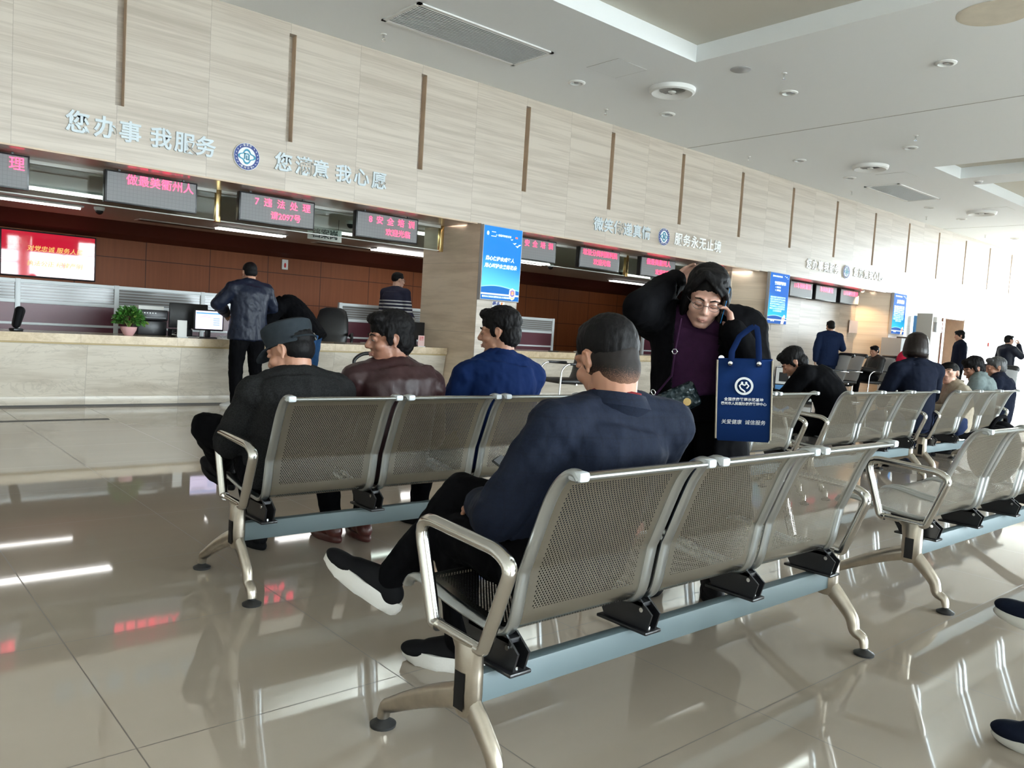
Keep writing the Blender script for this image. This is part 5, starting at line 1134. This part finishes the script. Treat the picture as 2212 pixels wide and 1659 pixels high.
# local frame: she faces +Y (towards the camera once turned), her right is +X
J.update(pel=(0, 0, .86), ch=(.02, -.03, 1.07), nk=(.0, .0, 1.225), hd=(-.005, .075, 1.310), shL=(-.185, -.02, 1.195), shR=(.205, -.03, 1.205), elR=(.265, .20, 1.25), wrR=(.13, -.06, 1.385), elL=(-.24, .10, .985), wrL=(-.125, .135, 1.175), hipL=(-.09, 0, .83), hipR=(.09, 0, .83), knL=(-.11, .02, .45), knR=(.11, .02, .45))
def woman_extra(t, B, M):
    m = MB(); B.torso(m, .012, -.1, None, .99); put('sweater', remesh(m, .0075, 3, .5, folds(.004)), 'purple_knit', t)
    c, d = B.at(1.0); put('roll_neck', collar(c+V((0, .012, -.004)), d, B.lats, .060, .050, back=.0, drop=.012).mesh(), 'purple_knit', t)
    face(t, M, 'hair_brown', closed=True); X = lambda p: M @ V(p)
    g = MB()
    for s in (-1, 1): g.tube([X((s*.033+cos(a)*.022, .103-abs(cos(a)*.022+.033)*.10, -.002+sin(a)*.015)) for a in [2*pi*i/20 for i in range(20)]], .0011, 6, closed=True); g.tube([X((s*.055, .098, .002)), X((s*.078, .05, .006)), X((s*.084, -.01, .004))], .0012, 6)
    g.tube([X((-.011, .101, .001)), X((0, .106, .004)), X((.011, .101, .001))], .0012, 6); gl = g.build('spectacles', 'dark_metal', t)
    for z, x in ((1.06, -.085), (.88, -.10)):
        b = MB().cyl((x, .20, z), (x, .165, z), .012, seg=14); b.build('coat_button', 'chrome', t)
    # hem panels of the long coat and pocket flap
def coat_cut(c, n): return n.y > .05 and c.y > .03 and -.075 < c.x+(1.1-c.z)*.02 < .115 and c.z > .55 and abs(c.x) < .14
person('woman in long black coat standing with phone at ear, hand behind her head', (*R5, 0), rad(127), J, 2, .98, 'skin_woman', 'woman', 'hair_black', 2, -24, -9, 'black_coat', 'coat', 'black_cloth', 'black_soft', 'black_soft', .034, .007, hem=[(-1.15, .20, .15), (-.75, .195, .145), (-.35, .185, .135)], female=True, neck_r=.050, top_cut=coat_cut,
  hands=dict(R=dict(f=(-.75, .1, .55), n=(-.55, .75, -.1), curl=(.3, .35, .3)), L=dict(f=(.22, -.28, .92), n=(.98, .1, -.15), curls=[(.75, .8, .5), (.55, .75, .5), (.5, .7, .5), (.45, .6, .5)])), extra=woman_extra, sleeve_end=.95)
WM = Matrix.Translation((*R5, 0)) @ Matrix.Rotation(rad(127), 4, 'Z')
o = thing('smartphone', 'blue-edged smartphone held to the ear of the standing woman', 'phone'); o.matrix_world = WM @ Matrix.Translation((-.075, .10, 1.285)) @ Euler((rad(-12), rad(-8), rad(14))).to_matrix().to_4x4()
MB().box((-.0045, -.036, -.075), (.0045, .036, .075), .004).build('body', 'phone_body', o); MB().box((-.0058, -.0365, -.0755), (-.0035, .0365, .0755), .002).build('back_cover', 'phone_blue', o)
# tote bag on her left arm
o = thing('tote_bag', 'navy blue tote bag with a white logo hanging from the arm of the standing woman', 'bag'); o.matrix_world = WM @ Matrix.Translation((-.195, .235, .735)) @ Euler((rad(-3), rad(3), rad(-6))).to_matrix().to_4x4()
w, h = .106, .33
m = MB(); rs = []
for z, d, g in ((.0, .042, .92), (.012, .048, .97), (.10, .048, 1.0), (.22, .042, 1.0), (.33, .034, 1.0)):
    rs.append([V((sx*w*g, sy*d, z)) for sx, sy in ((-1, -1), (0, -1), (1, -1), (.96, 0), (1, 1), (0, 1), (-1, 1), (-.96, 0))])
m.rings(rs, cap=False); m.bm.faces.new([m.bm.verts.new(p) for p in rs[0]]); bmesh.ops.remove_doubles(m.bm, verts=m.bm.verts, dist=1e-5)
bo = m.build('bag_body', 'tote_blue' if 'tote_blue' in MATS else 'bright_navy', o, fix=True); md = bo.modifiers.new('thickness', 'SOLIDIFY'); md.thickness = .002
for s in (-1, 1):
    MB().tube([(s*w*1.0, .05, .01), (s*w*1.0, .049, .17), (s*w, .036, .328)], .004, 6).build('edge_piping', 'beige_cloth', o)
    for ff in (-1, 1): MB().tube([(ff*.055, s*.040, .30), (ff*.052, s*.034, .36), (ff*.036-.012, s*.018, .42), (ff*.012-.03, s*.012, .455), (-.03, s*.012, .46)], .011, 8, flat=.2, up=(0, 1, 0)).build('handle', 'bright_navy', o)
    MB().lathe([(.005, -.001), (.009, .002), (.005, .004)], seg=16).xf(Matrix.Translation((s*.055, .047, .315)) @ Matrix.Rotation(rad(-90), 4, 'X')).build('eyelet', 'chrome', o)
FR = (pi/2, 0, pi); y = .0495
T = lambda n, b, s_, x, z, **k: text(n, b, s_, 'white_ink', o, (x, y, z), FR, depth=.001, **k)
m = MB()
for i in range(36):
    a, b = 2*pi*i/36, 2*pi*(i+1)/36; m.bm.faces.new([m.bm.verts.new(V((cos(q)*r, y, .225+sin(q)*r))) for q, r in ((a, .027), (b, .027), (b, .036), (a, .036))])
m.build('logo_ring', 'white_ink', o, smooth=False)
m = MB().ball((.008, y, .238), (.005, .001, .005), sub=2).ball((-.008, y, .238), (.005, .001, .005), sub=2).tube([(.0, y, .228), (.010, y, .234), (.018, y, .226), (.012, y, .214), (-.002, y, .204), (-.004, y, .200)], .0035, 6).tube([(.0, y, .228), (-.010, y, .234), (-.018, y, .226), (-.010, y, .216)], .0035, 6).build('logo_heart', 'white_ink', o)
T('lettering', '全国健康管理示范基地', .0145, 0, .170, bold=.02, spacing=1.1); T('lettering', '衢州市人民医院健康管理中心', .0135, 0, .153, bold=.02); T('slogan', '关爱健康  诚信服务', .020, 0, .078, shear=.1)
# small patent bag on a cord
o = thing('crossbody_bag', 'small dark crinkled bag with round gold clasp on the standing woman', 'bag'); o.matrix_world = WM @ Matrix.Translation((.075, .205, .875)) @ Euler((0, rad(28), 0)).to_matrix().to_4x4()
m = MB().box((-.085, -.014, -.055), (.085, .022, .055), .018, 3); m.build('pouch', 'quilted_patent', o)
MB().cyl((-.03, .02, -.02), (-.03, .028, -.02), .016, seg=20).build('clasp', 'brass', o); QR = Euler((0, rad(-28), 0)).to_matrix(); CP = lambda x, y_, z: QR @ V((x, y_, z))
MB().tube([(.08, .0, .055), CP(.035, .0, .10), CP(.03, -.005, .20), CP(.015, -.06, .34)], .0045, 8).build('cord', 'purple_knit', o)
m = MB().tube([CP(.03+cos(a)*.011, .006, .20+sin(a)*.011) for a in [2*pi*i/6 for i in range(6)]], .0018, 6, closed=True).tube([(.082+cos(a)*.008, .0, .07+sin(a)*.012) for a in [2*pi*i/10 for i in range(10)]], .002, 6, closed=True).build('ring', 'chrome', o)
# man in the navy quilted jacket at the counter
J = stand(1.71); J.update(nk=(.02, .03, 1.44), hd=(.03, .095, 1.575), elL=(-.33, .07, 1.20), wrL=(-.16, .27, 1.10), elR=(.32, .05, 1.18), wrR=(.15, .26, 1.08), anL=(-.14, -.05, .085), toeL=(-.26, .12, .085), knL=(-.13, -.01, .5), anR=(.16, .02, .085), toeR=(.2, .22, .085))
person('man in navy quilted jacket standing at the left counter, back to the camera', (3.76, 9.02, 0), 0, J, 1, 1.08, 'skin_tan', 'thin', 'hair_black', 0, -18, 0, 'quilt_navy', 'jacket', 'black_cloth', 'sneaker_white', 'sole_white', .034, .010, hem=[(-.3, .18, .13)], col=dict(r=.072, h=.04), leg_infl=.022)
# man bending over the counter
J = stand(1.7); J.update(pel=(0, .02, .93), ch=(.04, .22, 1.17), nk=(.04, .40, 1.25), hd=(.02, .54, 1.24), shL=(-.15, .34, 1.20), shR=(.23, .34, 1.21), elL=(-.22, .52, .93), elR=(.28, .5, .92), wrL=(-.1, .66, .84), wrR=(.16, .66, .84), hipL=(-.09, 0, .9), hipR=(.09, 0, .9))
person('man in a black hooded top and blue jeans bent over the left counter', (4.50, 8.93, 0), rad(44), J, 1, 1.06, 'skin_tan', 'short', 'hair_black', 0, -50, 0, 'black_cloth', 'hoodie', 'blue_jean', 'black_soft', 'sole_grey', .030, .008, hem=[(-.25, .17, .13)], col=dict(r=.075, h=.05, flare=.02))
# clerk in the striped sweater behind the counter
J = stand(1.74); J.update(elL=(-.25, .02, 1.1), wrL=(-.2, .22, .98), elR=(.25, .02, 1.1), wrR=(.2, .22, .98), nk=(0, .0, 1.455), hd=(.0, .05, 1.60))
def clerk(t, B, M):
    face(t, M); X = lambda p: M @ V(p); g = MB()
    for s in (-1, 1): g.tube([X((s*.055, .095, .004)), X((s*.08, .05, .008)), X((s*.084, -.02, .004))], .0016, 6); g.tube([X((s*.033+cos(a)*.022, .103-abs(cos(a)*.022+.033)*.10, -.002+sin(a)*.015)) for a in [2*pi*i/16 for i in range(16)]], .0014, 6, closed=True)
    g.build('spectacles', 'dark_metal', t)
person('clerk in a navy sweater with white stripes standing behind the counter, looking right', (6.70, 10.55, .15), rad(-70), J, 1, 1.12, 'skin_light', 'flat', 'hair_black', -22, -4, 0, 'striped_knit', 'sweater', 'black_cloth', 'black_soft', 'black_soft', .018, .005, hem=[(-.25, .165, .12)], extra=clerk)
# bowed man in black
J = seat(.42); J.update(ch=(.0, .10, .77), nk=(-.03, .26, .90), hd=(-.08, .375, .985), shL=(-.20, .24, .90), shR=(.17, .20, .88), elL=(-.2, .42, .66), elR=(.20, .40, .64), wrL=(-.08, .56, .72), wrR=(.03, .56, .70))
person('man in a black sweater leaning forward with head bowed, left of the bob-haired woman', (6.42, 3.24, 0), rad(14), J, 1, 1.02, 'skin_tan', 'full', 'hair_black', 22, -38, 0, 'black_cloth', 'sweater', 'black_cloth', 'black_soft', 'black_soft', .024, .006, col=dict(r=.070, h=.02), extra=lambda t, B, M: face(t, M, closed=True))
# woman with bobbed hair
J = seat(.45); J.update(ch=(0, -.01, .82), nk=(0, .03, 1.03), hd=(0, .07, 1.19), shL=(-.19, .02, .965), shR=(.19, .02, .97), elL=(-.25, .1, .74), elR=(.25, .1, .74), knL=(-.1, .42, .48), knR=(.12, .43, .48), anL=(-.08, .50, .085), anR=(.1, .50, .085), toeL=(-.08, .7, .085), toeR=(.1, .7, .085))
person('woman with a dark chin-length bob in a black jacket, seen from behind', (7.66, 3.14, 0), rad(-30), J, 1, .86, 'skin_light', 'bob', 'hair_brown', -16, -10, 5, 'dark_navy', 'jacket', 'navy_jean', 'black_soft', 'black_soft', .028, .006, col=dict(r=.078, h=.03, flare=.02), female=True)
# young woman in beige looking up
J = seat(.40); J.update(nk=(0, .05, .83), hd=(.02, .09, .945), ch=(0, .0, .67), shL=(-.175, .03, .77), shR=(.175, .03, .77))
person('young woman in a beige jacket seated sideways and looking up at the bob-haired woman', (8.60, 3.12, 0), rad(38), J, 1, .92, 'skin_light', 'pulled', 'hair_black', 48, 10, 12, 'beige_cloth', 'jacket', 'navy_jean', 'black_soft', 'black_soft', .028, .008, col=dict(r=.075, h=.03, flare=.03), female=True, extra=lambda t, B, M: face(t, M))
tag(put('red_hood', remesh(MB().ball((0, 0, .1), (.10, .09, .13)).ball((.06, .0, .17), (.05, .05, .06)).ball((0, .0, -.05), (.11, .1, .12)), .012, 3), 'red_cloth', None), 'red hooded garment glimpsed between the bob-haired woman and the beige jacket', 'clothing').location = (8.50, 3.62, .93)
# seated men at the right
J = seat(.40); J['hd'] = (0, .08, 1.0); person('seated man in grey-green jacket, head bowed, right of the beige jacket', (9.40, 3.20, 0), rad(12), J, 1, 1.0, 'skin_tan', 'full', 'hair_black', 36, -22, 0, 'grey_green', 'jacket', 'black_cloth', 'black_soft', 'black_soft', .026, .007, col=dict(r=.078, h=.03, flare=.012), extra=lambda t, B, M: face(t, M, closed=True))
J = seat(.40); J['hd'] = (0, .06, 1.02); person('seated man with short grey hair in a dark navy jacket, right end', (9.98, 3.20, 0), rad(8), J, 1, 1.04, 'skin_tan', 'short', 'hair_grey', 30, -10, 0, 'dark_navy', 'jacket', 'black_cloth', 'black_soft', 'black_soft', .026, .007, col=dict(r=.074, h=.035))
# far figures
J = stand(1.70); J.update(elL=(-.27, -.04, 1.10), wrL=(-.26, .0, .86), elR=(.29, .02, 1.13), wrR=(.18, .24, 1.22))
person('man in a blue suit standing before the far bay, back to the camera', (16.1, 8.45, 0), rad(-45), J, 0, 1.06, 'skin_tan', 'short', 'hair_black', 10, -10, 0, 'suit_navy', 'suit_jacket', 'suit_navy', 'black_soft', 'black_soft', .030, .006, hem=[(-.38, .18, .13)], col=dict(r=.072, h=.03))
J = seat(.47, -.08, (0, .06)); J.update(knR=(.1, .46, .60), anR=(-.16, .62, .42), toeR=(-.22, .80, .40), wrL=(-.04, .26, .72), wrR=(.04, .26, .72))
person('man in a black leather jacket sitting in a visitor chair with his hands folded', (17.6, 8.2, 0), rad(62), J, 0, 1.0, 'skin_tan', 'short', 'hair_black', 10, -12, 0, 'black_leather', 'jacket', 'black_cloth', 'black_soft', 'black_soft', .028, .005, col=dict(r=.074, h=.03, m='white_cloth'))
J = stand(1.72); person('man in a dark jacket standing before the far wooden door, facing left', (20.2, 7.4, 0), rad(36), J, 0, 1.05, 'skin_tan', 'full', 'hair_black', 0, -8, 0, 'dark_navy', 'jacket', 'black_cloth', 'black_soft', 'black_soft', .032, .006, hem=[(-.3, .18, .13)], col=dict(r=.073, h=.045))
J = stand(1.68); J.update(elR=(.26, .14, 1.20), wrR=(.13, .17, 1.46)); person('man in a dark padded jacket telephoning at the far right of the hall', (20.9, 6.62, 0), rad(-120), J, 0, 1.04, 'skin_light', 'short', 'hair_black', -6, -4, 0, 'quilt_navy', 'jacket', 'navy_jean', 'black_soft', 'black_soft', .030, .006, hem=[(-.3, .175, .13)], hands=dict(R=dict(f=(-.2, .1, .95), n=(-.9, -.2, 0), curl=(.6, .7, .5))))
# sitter beside the camera, only the shoes reach into the picture
R18 = (2.74, .0)
J = seat(.42); J.update(W(R18, knL=(2.72, .42, .46), anL=(2.69, .59, .085), toeL=(2.64, .81, .085), knR=(2.84, .42, .56), anR=(2.665, .60, .42), toeR=(2.61, .82, .47)))
person('person at the right edge of whom only two navy shoes show', (*R18, 0), 0, J, 1, 1.0, 'skin_tan', 'short', 'hair_black', 0, 0, 0, 'dark_navy', 'jacket', 'black_cloth', 'shoe_navy', 'sole_grey', .024, .006, up_foot=dict(R=(.25, -.25, .92)), sole_t=.024)
